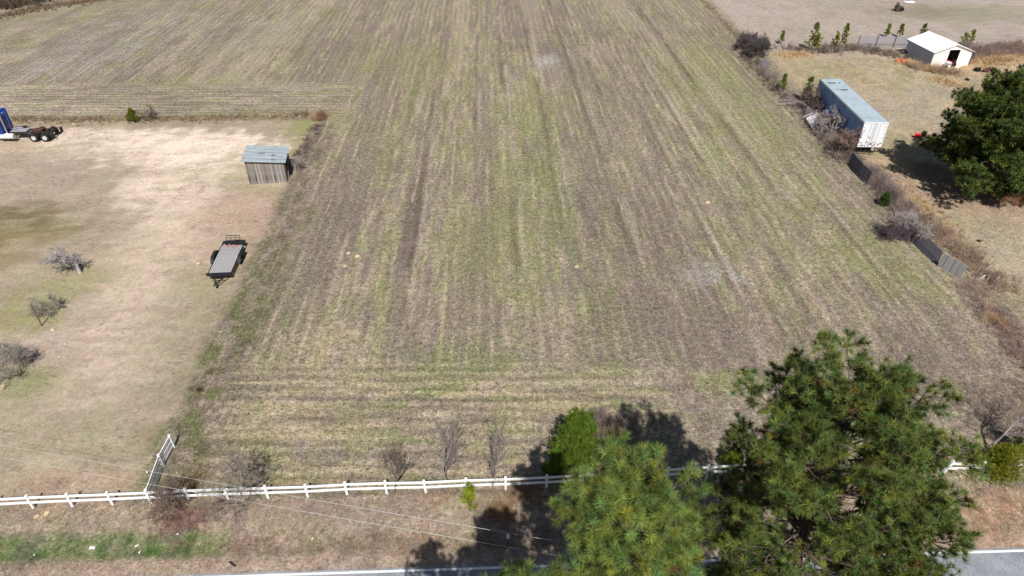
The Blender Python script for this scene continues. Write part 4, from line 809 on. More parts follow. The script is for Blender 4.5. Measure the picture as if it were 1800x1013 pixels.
b_ = thing('washing_tub', 'dark round tub lying against the white appliance by the garage', 'tub', inG(d0-.75, -1.0), 0); MB().lathe((0, 0, .32), (.3, -1, .2), [(0, .26), (.25, .34), (.30, .36), (.30, .33), (.03, .24)], 18).build('shell', mat('navy_plastic', S(36, 40, 66), .5), b_); MB().tube((-.3, -.28, .5), (.3, -.3, .5), .02).build('handle', BLACK, b_)
tagit(MB().box((0, 0, .04), (2.6, 1.0, .05), (R(3), 0, 0)).build('loose_panel', CR, None, inG(d1+1.1, -.75)), 'flat cream sheet lying on the ground right of the garage doorway', 'metal sheet'); bpy.data.objects['loose_panel'].rotation_euler = (0, 0, ga+R(6))
# tarp and other junk
def lump(name, x_, y_, s, m, label, cat, seed, parts=4, flat=.6):
    r = random.Random(seed); root = thing(name, label, cat, (x_, y_, H1(x_, y_)))
    import bmesh
    for k in range(parts):
        b = bmesh.new(); bmesh.ops.create_icosphere(b, subdivisions=2, radius=1); sc = (s*r.uniform(.3, .6), s*r.uniform(.3, .6), s*r.uniform(.2, .45)*flat/.6)
        for v in b.verts:
            q = v.co.normalized(); n_ = 1+.22*math.sin(5*q.x+seed+k)+.18*math.cos(6*q.y-seed)+r.uniform(-.06, .06); v.co = Vector((q.x*sc[0]*n_, q.y*sc[1]*n_, max(0, q.z+.5)*sc[2]*n_))+Vector((r.uniform(-.3, .3)*s*(k > 0), r.uniform(-.3, .3)*s*(k > 0), 0)) if False else Vector((q.x*sc[0]*n_, q.y*sc[1]*n_, max(-.1, q.z+.5)*sc[2]*n_))
        off = Vector((r.uniform(-.35, .35)*s, r.uniform(-.35, .35)*s, 0)) if k else Vector()
        for v in b.verts: v.co += off
        me = bpy.data.meshes.new('piece'); b.to_mesh(me); b.free(); me.materials.append(m if not isinstance(m, (list, tuple)) else m[k % len(m)]); link('piece', me, root)
    return root
TARP = mat('orange_tarp', S(226, 104, 66), .6, var=.3, scale=5); BLK = mat('black_plastic', S(28, 28, 34), .5, var=.3)
PK = mat('pink_scrap', S(214, 150, 140), .7, var=.2); SCR = mat('pale_scrap', S(216, 210, 204), .7, var=.2)
lump('tarp', *G(1585, 109.5), 1.0, TARP, 'crumpled orange tarp in the weeds left of the garage', 'tarp', 3)
lump('rubbish_bag', *G(1717, 127), .9, BLK, 'black rubbish bag in dry grass right of the garage', 'rubbish bag', 5, 3)
lump('scrap_heap', *G(1732, 129), .9, [MATS['rusty_plate'], PK, SCR], 'small heap of reddish and white scrap beside the black bag', 'scrap heap', 6, 4)
lump('rubbish_bag', *G(1699, 141), .45, BLK, 'tiny black bag in the grass halfway between the garage and the big right-hand tree', 'rubbish bag', 15, 3)
lump('debris_heap', *G(1578.5, 19), 1.3, [BLK, MATS['dark_soil'], SCR], 'black debris heap with pale scraps on the bare ground beyond the garage', 'debris heap', 8, 4, 1.1)  # unclear dark object, built as a small debris heap
sh = MB().box((0, 0, .05), (2.0, 1.0, .03), (.05, .03, 0)).box((.9, .5, .1), (.8, .5, .03), (.1, .2, .5)).build('white_sheet', WM, None, (*G(1598, 4), 0)); tagit(sh, 'white metal sheet lying in the far yard at the top edge', 'metal sheet')
lump('scrap_heap', *G(1597, 96), 1.4, BLK, 'dark pile of scrap against the back left corner of the garage', 'scrap heap', 18, 4)
# red garden tub and red cart at the big tree
def red_cart(px, py, label, seed, col, rz_=0):
    x_, y_ = G(px, py); t = thing('garden_cart', label, 'garden cart', (x_, y_, H1(x_, y_)), rz_)
    MB().add([(-.5, -.32, .28), (.5, -.32, .28), (.5, .32, .28), (-.5, .32, .28), (-.62, -.42, .62), (.66, -.42, .62), (.66, .42, .62), (-.62, .42, .62), (-.58, -.38, .60), (.62, -.38, .60), (.62, .38, .60), (-.58, .38, .60), (-.46, -.28, .34), (.46, -.28, .34), (.46, .28, .34), (-.46, .28, .34)],
             [(3, 2, 1, 0), (0, 1, 5, 4), (1, 2, 6, 5), (2, 3, 7, 6), (3, 0, 4, 7), (4, 5, 9, 8), (5, 6, 10, 9), (6, 7, 11, 10), (7, 4, 8, 11), (8, 9, 13, 12), (9, 10, 14, 13), (10, 11, 15, 14), (11, 8, 12, 15), (12, 13, 14, 15)]).build('tub', col, t)
    t.scale = (.72, .72, .8)
    for sx in (-.3, .35):
        for sy in (-.36, .36): MB().lathe((sx, sy, .16), (0, 1, 0), [(-.04, .12), (-.04, .16), (.04, .16), (.04, .12)], 12).build('wheel', TYRE, t)
    MB().tube((.6, 0, .25), (1.15, 0, .5), .02).tube((1.15, -.15, .5), (1.15, .15, .5), .02).build('handle', BLACK, t)
REDP = mat('red_plastic', S(205, 34, 40), .5, var=.15); CRIM = mat('crimson_plastic', S(190, 30, 64), .5, var=.15)
red_cart(1613, 243, 'red garden cart at the left edge of the big tree shadow', 1, REDP, R(160)); red_cart(1747, 340, 'crimson garden cart half under the lower branches of the big right-hand tree', 2, CRIM, R(30))

# ------------------------------------------------------------------ wooden panel fences
FW = mat('grey_picket_wood', S(160, 154, 156), .9, var=.35, scale=7, stretch=(1, 1, .08), bump=.004, spot=S(104, 98, 100), spotscale=1.8, spotthr=.57)
FD = mat('dark_picket_wood', S(98, 96, 104), .9, var=.35, scale=7, stretch=(1, 1, .08), bump=.004, spot=S(66, 62, 70), spotscale=1.8, spotthr=.55)
def picket_panel(name, label, a, b, top, m, root=None, cat='fence panel', n=None, group=None, frame=True, seed=1, bow=.0):
    "row of pickets from ground point a to b; top = vector up the panel"
    a = Vector(a); b = Vector(b); top = Vector(top); rr2 = random.Random(seed); n = n or max(6, int((b-a).length/.145)); par = root
    if root is None: par = thing(name, label, cat, tuple(a), 0, group); O = a
    else: O = Vector(root.location)
    nrm = (b-a).cross(top).normalized(); cc = cache.setdefault
    for i in range(n):
        f = (i+.5)/n; p = a+(b-a)*f-O+nrm*rr2.uniform(-.015, .015)+nrm*bow*math.sin(math.pi*f); t_ = top*rr2.uniform(.96, 1.02)
        board(cache, par, 'picket', p, p+t_, (b-a).length/n*.93, .018, m, nrm)
    if frame:
        for h_ in (.18, .5, .84):
            p0 = a-O+top*h_-nrm*.05; p1 = b-O+top*h_-nrm*.05; MB().bar(p0, p1, .04, .08).build('rail', m, par)
    return par
pf = thing('panel_fence', 'weathered grey panel fence standing left of the garage', 'fence', (*G(1506, 83.5), 0)); pf.location.z = 0
ex = [1506, 1538, 1569.5, 1600, 1630]; 
for i in range(4):
    A_ = Vector((*G(ex[i], 83.5+(i == 3)), .05)); B_ = Vector((*G(ex[i+1], 83.5+(i > 1)), .05)); picket_panel('', '', A_, B_, (0, 0, 1.75), FW, pf, n=16, seed=i)
    MB().box(A_-Vector(pf.location)+Vector((0, -.09, .95)), (.1, .1, 1.95)).build('post', FD, pf)
picket_panel('leaning_fence_panel', 'pale fence panel standing at the far right edge above the brush', (*G(1795, 83), 0), (*G(1817, 80), 0), (0, .1, 2.0), mat('pale_picket_wood', S(206, 204, 206), .85, var=.2, scale=6, stretch=(1, 1, .1)), seed=9)
def leaning(tl, tr_, bl, br, label, m, ht=1.8, seed=1, sagh=None, bow=0.):
    A_ = G3(*bl, 0.02); B_ = G3(*br, 0.02); tops = []
    for t_, o_ in ((tl, A_), (tr_, B_)):
        best = None
        for k in range(5, 190):
            h_ = k*.01; q = G3(*t_, h_); e_ = abs((q-o_).length-ht)
            if best is None or e_ < best[0]: best = (e_, q)
        tops.append(best[1]-o_)
    tv = (tops[0]+tops[1])/2; picket_panel('leaning_fence_panel', label, A_, B_, tv, m, seed=seed, group='ruined fence panels', bow=bow)
leaning((1494, 269), (1539, 300), (1490, 290), (1523, 327), 'dark leaning fence panel just below the white semi trailer', FD, 1.7, 2, bow=.15)
leaning((1592, 383), (1659, 439), (1583, 403), (1647, 468), 'dark leaning fence panel joined to a paler one at the right edge of the field', FD, 1.75, 3, bow=.15)
leaning((1659.5, 439), (1703, 473), (1647.5, 468), (1687, 491), 'pale grey fence panel tipped over at the lower end of the ruined fence', MATS['pale_picket_wood'], 1.7, 4)
leaning((1345, 102), (1356, 113), (1332, 117), (1341, 128), 'small tipped grey fence panel near the far corner of the field', FW, 1.7, 5)
leaning((1420, 187), (1432, 195), (1412, 205), (1424, 216), 'grey slumped fence panel between the young pine and the white board', FW, 1.7, 6)
# white board and plank debris
a_ = G3(1429, 228, .15); b_ = G3(1450, 214, .3); c_ = G3(1436, 196, 1.0); d_ = G3(1417, 208, .7)
wb = thing('white_board', 'dirty white board propped against the brush beside the semi trailer', 'board', tuple(a_)); PB = mat('dirty_white_board', S(205, 200, 204), .7, var=.2, scale=3, spot=S(120, 112, 112), spotscale=1.8, spotthr=.6)
vs = [a_-a_, b_-a_, c_-a_, d_-a_]; nn_ = (b_-a_).cross(d_-a_).normalized()*.04
MB().add(vs+[v-nn_ for v in vs], [(0, 1, 2, 3), (7, 6, 5, 4), (0, 4, 5, 1), (1, 5, 6, 2), (2, 6, 7, 3), (3, 7, 4, 0)]).build('sheet', PB, wb); MB().bar(vs[3]+Vector((-.4, 0, .1)), vs[2]+Vector((.4, .2, .25)), .09, .05).build('batten', PB, wb)
def planks(px, py, n, label, seed, m, L_=2.2, sp=.8, ang0=0):
    x_, y_ = G(px, py); r = random.Random(seed); t = thing('plank_pile', label, 'plank pile', (x_, y_, H1(x_, y_)))
    for k in range(n):
        a = ang0+r.uniform(-.5, .5); l = L_*r.uniform(.5, 1.1); c_ = Vector((r.uniform(-sp, sp), r.uniform(-sp, sp), .08+.04*k)); d_ = Vector((math.cos(a), math.sin(a), r.uniform(-.05, .25)))*l/2
        if (c_-d_).z < .02: c_.z += .02-(c_-d_).z
        MB().bar(c_-d_, c_+d_, .13, .03).build('plank', m, t)
planks(1390, 184, 9, 'fallen planks in the weeds left of the dark brush by the semi trailer', 3, FW, 2.4, 1.0, -.5); planks(1470, 270, 10, 'fallen dark fence planks below the bare bush by the semi trailer', 4, FW, 2.2, .9, -.9)
planks(1730, 487, 5, 'bleached branches and planks beyond the tipped pale panel', 5, mat('silver_wood2', S(184, 176, 174), .9, var=.3), 1.8, 1.0, .4)
planks(1300, 100, 3, 'few loose planks at the far corner of the field', 6, FD, 1.4, .6, .4)

# ------------------------------------------------------------------ utility wires crossing the verge
PW = mat('pole_wood', S(112, 92, 74), .9, var=.3, scale=5, stretch=(1, 1, .1)); WIRE = mat('wire', S(196, 200, 196), .5, .3)
PA = [(-62, 29.8), (22, 13.0)]
for (x_, y_), lb in zip(PA, ('wooden utility pole beyond the left edge carrying two wires', 'wooden utility pole across the road behind the pines carrying two wires')):
    t = thing('utility_pole', lb, 'utility pole', (x_, y_, H1(x_, y_)), 0, 'utility poles'); MB().tube((0, 0, -.1), (0, 0, 9.2), .15, .10, 12).build('pole', PW, t); MB().bar((-.1, -.9, 8.35), (.1, .9, 8.35), .1, .12).build('crossarm', PW, t)
    for sy in (-.49, .19): MB().lathe((0, sy, 8.41), (0, 0, 1), [(0, .03), (.03, .06), (.09, .06), (.12, .03)], 10).build('insulator', MATS['white_lens'], t)
for sy, lb in ((.34, 'upper thin overhead wire crossing the front of the scene'), (-.34, 'lower thin overhead wire crossing the front of the scene')):
    mb = MB(); n = 40; pr = None
    for k in range(n+1):
        f = k/n; p = Vector((PA[0][0]+(PA[1][0]-PA[0][0])*f+.1*0, PA[0][1]+(PA[1][1]-PA[0][1])*f+sy-.15, 8.5-1.6*f*(1-f)*1.2))
        if pr is not None: mb.tube(pr, p, .008, n=4, cap=False)
        pr = p
    tagit(mb.build('overhead_wire', WIRE), lb, 'wire', 'overhead wires')

# ------------------------------------------------------------------ small things near the road
x_, y_ = G(893, 962); t = thing('marker_sign', 'small pale blue-white marker sign on a thin stake in the deep shade', 'marker', (x_, y_, H1(x_, y_))); MB().box((0, 0, .5), (.035, .02, 1.0)).build('stake', BLACK, t); MB().box((0, -.016, 1.06), (.16, .008, .46), bev=.002).build('plate', mat('pale_blue_plate', S(200, 220, 244), .5), t)
def flag(px, py, label, col='b'):
    x_, y_ = G(px, py); t = thing('marker_flag', label, 'marker flag', (x_, y_, H1(x_, y_)), 0); MB().tube((0, 0, 0), (.02, 0, .55), .004, n=4).build('wire_stem', BLACK, t)
    mb = MB(); mb.add([(.02, 0, .40), (.08, .02, .41), (.15, -.01, .39), (.15, -.01, .52), (.08, .02, .54), (.02, 0, .55), (.02, .004, .40), (.08, .024, .41), (.15, -.006, .39), (.15, -.006, .52), (.08, .024, .54), (.02, .004, .55)], [(0, 1, 4, 5), (1, 2, 3, 4), (11, 10, 7, 6), (10, 9, 8, 7), (0, 6, 7, 1), (1, 7, 8, 2), (2, 8, 9, 3), (3, 9, 10, 4), (4, 10, 11, 5), (5, 11, 6, 0)])
    mb.build('flag', mat('blue_flag', S(50, 90, 225), .6) if col == 'b' else mat('pale_flag', S(190, 200, 235), .6), t)
flag(861, 925, 'small blue marker flag left of the marker sign in the shade'); flag(918, 941, 'small pale marker flag right of the marker sign in the shade', 'w'); flag(967, 958, 'small blue marker flag beside the trunk-side branches of the middle pine')
LIT = mat('white_litter', S(236, 236, 236), .6, var=.1)
for i, (px, py, sx, sy, lb) in enumerate([(162, 963, .30, .17, 'largest scrap of white litter on the green verge strip'), (241, 959, .2, .09, 'white litter scrap nearest the corner of the green verge strip'), (246, 970, .2, .06, 'thin white litter scrap at the lower edge of the green verge strip'), (259, 831.5, .18, .08, 'white scrap on the grass left of the short fence run'), (60, 976, .12, .06, 'tiny white litter scrap at the lower left of the verge'), (313, 940, .12, .08, 'tiny white scrap in the reddish verge grass'), (549, 947, .12, .06, 'tiny white scrap on the dry verge right of the long fence middle')]):
    x_, y_ = G(px, py); o = MB().add([(-sx/2, -sy/2, .07), (0, -sy/2, .12), (sx/2, -sy/2, .08), (sx/2, sy/2, .09), (0, sy/2, .10), (-sx/2, sy/2, .12), (-sx/2, -sy/2, .062), (0, -sy/2, .112), (sx/2, -sy/2, .072), (sx/2, sy/2, .082), (0, sy/2, .092), (-sx/2, sy/2, .112)], [(0, 1, 4, 5), (1, 2, 3, 4), (11, 10, 7, 6), (10, 9, 8, 7), (0, 6, 7, 1), (1, 7, 8, 2), (2, 8, 9, 3), (3, 9, 10, 4), (4, 10, 11, 5), (5, 11, 6, 0)]).build('litter', LIT, None, (x_, y_, H1(x_, y_))); o.rotation_euler = (0, 0, i*.7); tagit(o, lb, 'litter', 'scraps of litter')
o = MB().bar((0, 0, .05), (.42, -.28, .06), .07, .06).build('dark_stick', BLACK, None, (*G(403.5, 989), .02)); tagit(o, 'short black stake lying on the bare verge beside the road line', 'stake')
# leaning pole on the lot
x_, y_ = G(74, 573); o = MB().tube((0, 0, -.05), (.0, .0, 2.1), .05, .042, 10).lathe((0, 0, 2.1), (0, 0, 1), [(0, .045), (.03, .03)], 10).build('wooden_post', mat('brown_post', S(104, 88, 76), .85, var=.3), None, (x_, y_, H1(x_, y_))); tagit(o, 'lone brown post standing on the lot below the small grey bush', 'post')
# pale stones and straw clumps in the field
ST = mat('pale_straw_clod', S(206, 186, 150), .95, var=.3, scale=8)
for i, (px, py, s, lb) in enumerate([(612, 447, .38, 'pale straw clump highest of the three in the left of the field'), (1015, 469, .42, 'pale straw clump right of the field centre'), (985, 455, .25, 'smaller pale straw clump left of the one right of the field centre'), (607, 469, .34, 'pale straw clump lowest of the three in the left of the field'), (627, 452, .4, 'pale straw clump rightmost of the three in the left of the field'), (93, 592-12, .25, 'pale clod on the lot beside the grey bush'),
                                  (115, 605, .25, 'pale clod on the lot below the lone post'), (104, 628, .2, 'small pale clod on the lot right of the large grey bush'), (5, 682, .5, 'large pale clod at the left edge of the lot'), (65, 909, .3, 'pale clod left on the verge below the long fence'), (82, 905, .28, 'pale clod right on the verge below the long fence'), (348, 464, .3, 'pale clod on the lot left of the flatbed trailer'), (130, 219, .4, 'pale clod on the far side of the lot by the brush strip'), (1243, 357, .5, 'grey clod lying in the right part of the field')]):
    t = lump('straw_clump' if 'straw' in lb else 'soil_clod', *G(px, py), s*.85, ST, lb, 'straw clump' if 'straw' in lb else 'clod', i+30, 3, .5)
# ------------------------------------------------------------------ bare trees and shrubs
GREYB = S(158, 146, 140); PURP = S(138, 118, 116)
bare(*G(694, 866), 4.9, 'bare young tree behind the white fence, leftmost of the three upright ones', 11, tr=.06, depth=5, spread=.36, up=.6, col=S(124, 110, 104), kids=(2, 3), first=.3)
bare(*G(784, 862), 5.6, 'tallest bare young tree with a pale trunk, middle of the three at the fence', 12, tr=.085, depth=5, spread=.38, up=.6, col=S(140, 130, 126), kids=(2, 3), first=.3)
bare(*G(865, 862), 5.2, 'slender pale bare tree, rightmost of the three at the fence', 13, tr=.05, depth=5, spread=.3, up=.8, col=S(150, 138, 134), kids=(2, 3), first=.3)
bare(*G(428, 880), 5.0, 'wide pale bare tree at the white fence left of the three young ones', 14, tr=.06, depth=5, spread=.62, up=.3, col=S(150, 140, 130), kids=(2, 4), nst=2)
bare(*G(322, 888), 2.6, 'low bare thorny bush right of the short white fence run', 15, name='bare_bush', cat='bush', tr=.035, depth=4, spread=.75, up=.1, col=S(130, 112, 104), nst=5, kids=(2, 4))
bare(*G(141, 480), 2.6, 'old spreading bare tree with a short pale trunk on the lot', 16, tr=.17, hs=1.9, minr=.005, depth=5, spread=.8, up=.05, col=S(172, 164, 166), nst=1, first=.3, lean=(-.25, 0), kids=(2, 4))
bare(*G(92, 545), 2.0, 'small grey many-stemmed bush above the lone post', 17, name='bare_bush', cat='bush', tr=.03, hs=1.2, minr=.006, depth=4, spread=.55, up=.2, col=S(158, 152, 140), nst=7, lean=(-.3, 0), kids=(2, 4))
bare(*G(14, 655), 2.3, 'large dense grey bush cut by the left edge of the lot', 18, name='bare_bush', cat='bush', tr=.035, minr=.006, depth=4, spread=.6, up=.15, col=S(152, 146, 136), nst=14, kids=(2, 4))
bare(*G(1602, 425), 3.6, 'pale bare tree rising from brush at the dark fence panel', 19, tr=.06, depth=5, spread=.55, up=.35, col=S(176, 164, 160), nst=3, kids=(2, 4))
bare(*G(1735, 792), 4.6, 'bare tree with a leaning trunk above the yellow-green shrub', 20, tr=.10, depth=5, spread=.6, up=.2, col=S(150, 138, 136), lean=(.25, .1), kids=(2, 3), first=.32)
bare(*G(1790, 806), 3.2, 'bare sapling at the right edge beside the broken fence', 21, tr=.04, depth=4, spread=.5, up=.3, col=S(164, 150, 148), lean=(.2, 0))
bare(*G(1075, 792), 3.6, 'tangled bare shrub between the bright green shrub and the middle pine', 22, name='bare_bush', cat='bush', tr=.03, depth=5, spread=.5, up=.5, col=S(138, 122, 112), nst=7, kids=(2, 4))
bare(*G(1488, 272), 3.4, 'bare reddish tree against the side of the semi trailer', 23, tr=.08, minr=.016, depth=5, spread=.6, up=.25, col=S(142, 118, 112), nst=3, kids=(2, 4))
bare(*G(1458, 240), 3.6, 'pale bare tree in front of the middle of the semi trailer', 24, tr=.08, minr=.016, depth=5, spread=.55, up=.3, col=S(164, 154, 154), nst=3, kids=(2, 4))
bare(*G(1428, 204), 3.4, 'dark bare tree at the front end of the semi trailer', 25, tr=.08, minr=.018, depth=5, spread=.6, up=.2, col=S(112, 98, 94), nst=4, kids=(2, 4))
bare(*G(1416, 183), 3.0, 'dark bare bush beside the small pine left of the semi trailer', 26, name='bare_bush', cat='bush', tr=.04, depth=4, spread=.6, up=.2, col=S(120, 106, 98), nst=5)
bare(*G(1700, 110), 4.0, 'bare tree at the right corner of the garage', 27, tr=.05, depth=5, spread=.6, up=.2, col=S(140, 124, 116), nst=3, kids=(3, 4))
bare(*G(1312, 88), 3.2, 'dark bare bush at the far corner of the field', 28, name='bare_bush', cat='bush', tr=.05, depth=5, spread=.6, up=.15, col=S(112, 100, 104), nst=6, kids=(3, 5))
bare(*G(1325, 100), 3.4, 'dark bare bush behind the small tipped panel', 29, name='bare_bush', cat='bush', tr=.05, depth=5, spread=.6, up=.15, col=S(100, 92, 88), nst=6, kids=(3, 5))
bare(*G(516, 305), 1.9, 'small bare bush with bleached stems at the shaded side of the shed', 30, name='bare_bush', cat='bush', tr=.03, depth=4, spread=.7, up=.1, col=S(170, 160, 152), nst=6)
bare(*G(780/3+2, 210), 1.8, 'tiny bare bush right of the small round cedar', 31, name='bare_bush', cat='bush', tr=.02, depth=4, spread=.6, up=.2, col=S(112, 98, 90), nst=6)
bare(*G(1572, 420), 2.4, 'dark purple bare bush left of the pale bare tree in the ruined fence', 33, name='bare_bush', cat='bush', tr=.04, depth=5, spread=.7, up=.15, col=S(110, 98, 104), nst=7)

# thickets of brush along the old fence lines
BR = [S(134, 118, 110), S(112, 98, 92), S(152, 136, 124), S(92, 82, 78)]; TANS = [S(206, 178, 132), S(190, 160, 120), S(214, 190, 150)]; REDS = [S(150, 112, 90), S(164, 124, 92), S(132, 98, 84)]
def gp(*a): return [G(px, py) for px, py in a]
TH = lambda *a, **k: thicket('brush', *a, cat='brush', **k)
TH(gp((1302, 88), (1345, 135), (1385, 175), (1420, 210)), 420, 1.1, 1.3, BR, 'brown brush along the upper part of the ruined fence', seed=2, W=.03)
TH(gp((1425, 205), (1460, 250), (1488, 288)), 520, 1.7, 1.5, BR, 'dense brown brush below the semi trailer', seed=3, W=.03)
TH(gp((1528, 300), (1560, 345), (1600, 395), (1625, 410)), 620, 1.5, 1.6, [S(142, 124, 120), S(118, 102, 100), S(156, 138, 128)], 'purple-brown brush between the two dark leaning panels', seed=4, W=.025)
TH(gp((1625, 385), (1680, 440), (1725, 485), (1770, 510)), 620, 1.2, 1.5, [S(144, 124, 110), S(164, 142, 120), S(124, 104, 94)], 'reddish brush behind the lower leaning panels', seed=5, W=.025)
TH(gp((1690, 500), (1740, 540), (1790, 620), (1830, 660)), 560, .8, 1.5, [S(164, 140, 130), S(148, 124, 116), S(182, 160, 142)], 'pinkish low brush at the lower right edge of the field', seed=6, W=.022)
TH(gp((1700, 740), (1760, 700), (1830, 690)), 420, .8, 2.2, [S(150, 134, 126), S(160, 142, 128)], 'grey-brown brush around the leaning bare tree on the right', seed=7, W=.018)
TH(gp((1375, 85), (1440, 92), (1500, 86), (1580, 100), (1600, 106)), 620, 1.1, 1.6, BR, 'brown brush between the young pines and the panel fence', seed=8, W=.04)
TH(gp((1592, 112), (1640, 126), (1680, 130)), 420, 1.1, 1.5, [S(166, 142, 116), S(150, 128, 112), S(196, 166, 124)], 'brush and dead weeds in front of the garage', seed=9, W=.035)
TH(gp((1712, 100), (1760, 90), (1830, 82)), 800, 1.5, 2.6, [S(140, 118, 110), S(128, 108, 104), S(152, 128, 112)], 'purple brush between the garage and the right edge', seed=10, W=.04)
TH(gp((1760, 350), (1790, 345), (1830, 360)), 420, 1.3, 1.6, REDS, 'red-brown brush under the right side of the big tree', seed=11, W=.03)
TH(gp((515, 298), (530, 270), (548, 240), (560, 218)), 420, .55, .8, BR, 'low brown brush line running from the shed to the reed clump', seed=12, W=.025)
TH(gp((20, 210), (110, 212), (250, 212), (380, 208), (545, 203)), 900, .5, 1.2, [S(140, 120, 92), S(122, 106, 84), S(156, 134, 104)], 'low brush strip along the north side of the lot', seed=13, W=.035)
TH(gp((280, 905), (330, 915), (370, 900)), 460, .5, 1.2, [S(150, 112, 104), S(136, 104, 96), S(168, 132, 116)], 'reddish bramble in front of the fence corner', seed=14, W=.012)
TH(gp((300, 868), (335, 860), (345, 835)), 260, .6, 1.0, [S(120, 112, 70), S(140, 120, 90)], 'low weeds behind the fence corner', seed=15, W=.015)
TH(gp((300, 962), (480, 950), (640, 945), (780, 938)), 520, .28, .5, [S(150, 118, 86), S(132, 108, 76), S(128, 126, 66), S(168, 128, 96)], 'low dry weeds along the ditch beside the road', seed=16, W=.012, curl=False)
TH(gp((740, 880), (860, 880), (1000, 880)), 420, .35, .9, [S(168, 124, 112), S(150, 112, 98)], 'reddish low weeds at the fence near the small yellow pine', seed=17, W=.012, curl=False)
TH(gp((895, 872), (935, 868)), 160, .7, .6, [S(158, 134, 104), S(144, 122, 94)], 'russet grass at the fence beside the deep shade', seed=18, W=.015, spread=.4)
TH(gp((865, 900), (900, 905)), 130, .7, .6, [S(150, 124, 94), S(138, 114, 88)], 'russet grass at the top of the deep shade', seed=19, W=.015, spread=.4)
TH(gp((1290, 850), (1400, 860), (1480, 850)), 420, .7, 1.6, [S(160, 128, 100), S(140, 112, 90)], 'brown brush under the pines by the fence', seed=20, W=.015)
TH(gp((-20, 5), (30, 8), (70, -12), (140, -30)), 1100, 3.6, 5.0, [S(96, 84, 78), S(80, 72, 66), S(112, 98, 84)], 'dark leafless wood edge in the top left corner', seed=21, W=.08, spread=.4)
TH(gp((0, 30), (60, 18), (150, 3), (260, -12)), 600, .8, 2.4, [S(132, 108, 90), S(118, 100, 84)], 'brown brush edge in the top left corner of the far field', seed=22, W=.06)
TH(gp((1225, -5), (1260, 25), (1298, 68)), 260, .35, .8, [S(132, 120, 86), S(120, 104, 88)], 'low weeds along the far right field edge', seed=23, W=.04)
# tan bunch grass
TG = lambda *a, **k: thicket('bunch_grass', *a, cat='grass', m=GRASS, curl=False, **k)
TG(gp((1365, 98), (1420, 98)), 200, 1.1, 1.4, TANS, 'tall tan grass at the foot of the young pines', seed=31, W=.04, spread=.3)
TG(gp((1725, 118), (1745, 112), (1760, 120)), 300, 1.0, 2.2, TANS, 'tall pale grass right of the garage', seed=32, W=.04, spread=.35)
TG(gp((1640, 140), (1690, 150)), 160, .7, 1.8, TANS, 'tan grass in the yard before the garage', seed=33, W=.04)
TG(gp((1585, 330), (1640, 385), (1680, 415)), 300, .8, 1.6, TANS+REDS, 'tan grass behind the purple-brown brush', seed=34, W=.03)
TG(gp((1740, 560), (1755, 570)), 120, .8, .8, TANS, 'tan grass tuft at the lower right of the field edge', seed=35, W=.02, spread=.4)
TG(gp((1770, 105), (1840, 102)), 300, .35, 3.5, TANS, 'tan grass over the mound at the right edge', seed=36, W=.04)
TG(gp((1700, 905), (1800, 890)), 260, .25, 1.0, [S(204, 160, 120), S(190, 146, 108)], 'orange-tan grass on the verge at the right', seed=37, W=.014)
o = thicket('reed_clump', gp((563, 212), (566, 206)), 70, 1.9, .8, [S(176, 142, 118), S(150, 116, 96)], 'tall rusty reed clump at the north-west corner of the field', 'reeds', K=16, seed=38, W=.03, spread=.28, curl=False, m=GRASS, kind=None)
o = thicket('small_dark_weed', gp((349, 688), (350, 686)), 7, .5, .15, [S(96, 76, 66), S(80, 60, 56)], 'single dark weed clump at the left field edge', 'weed', K=12, seed=39, W=.02, spread=.5, kind=None)
o = thicket('small_dark_weed', gp((1720, 425), (1722, 425)), 8, .4, .2, [S(60, 48, 44)], 'single dark weed in the yard right of the reddish brush', 'weed', K=12, seed=40, W=.03, spread=.5, kind=None)

# ------------------------------------------------------------------ evergreens
YG = S(128, 140, 30, .85); BG = S(104, 128, 38, .8); DG = S(66, 84, 40, .8)
leafbush(*G(1010, 822), 5.0, 1.95, 'bright green dense evergreen behind the fence left of the middle pine', 41, BG, n=2600, K=22, nl=.24, nw=.022, lobes=26, shape=.45)
leafbush(*G(975, 842), 2.2, .9, 'small bright evergreen at the lower left foot of the dense one', 42, BG, n=700, K=16, nl=.14, nw=.03, lobes=7)
leafbush(*G(236, 215), 2.0, .85, 'small round yellow-green cedar on the brush strip north of the lot', 43, S(122, 124, 38, .8), n=700, nw=.05, nl=.16, lobes=8)
leafbush(*G(1552, 363), 1.7, .8, 'small round dark green bush left of the purple brush', 44, S(74, 100, 36, .8), n=700, nw=.045, nl=.15, lobes=8)
leafbush(*G(1745, 838), 2.3, 1.9, 'wide yellow-green shrub growing through the broken white fence', 45, S(132, 136, 34, .85), n=1900, K=12, nl=.16, nw=.025, lobes=14, shape=.6, skew=(.3, .2))
leafbush(*G(1788, 800), 2.6, 1.0, 'yellow-green shrub at the right edge behind the broken fence', 46, S(132, 138, 34, .85), n=900, K=12, nl=.16, nw=.025, lobes=10)
leafbush(*G(1282, 826), 2.2, .8, 'small yellow-green shrub behind the fence between the pines', 47, S(116, 134, 34, .85), n=800, K=12, nl=.16, nw=.022, lobes=9)
def ypine(px, py, h, r_, label, seed, col=YG, n=16, K=26, nw=.03): return pine(*G(px, py), h, r_, label, seed, z0=.1, limbs=int(n*1.7), K=K, nl=.24, nw=nw*1.3, col=col, name='young_pine', prof=lambda t: (.9+.25*math.sin(9*t+seed))*(1-.55*t), colv=.35, elev=(.2, 1.0), trunk_r=.05, dens=.9, sub=.35, group='young pines')
ypine(826, 897, 2.0, .55, 'small bright yellow-green pine in front of the white fence', 51, S(140, 152, 32, .9), 14, nw=.016)
ypine(1425, 90, 4.2, 1.25, 'tall young pine in the far brush, left of the pair nearest the panel fence', 52, S(118, 124, 30, .85), 24, nw=.05)
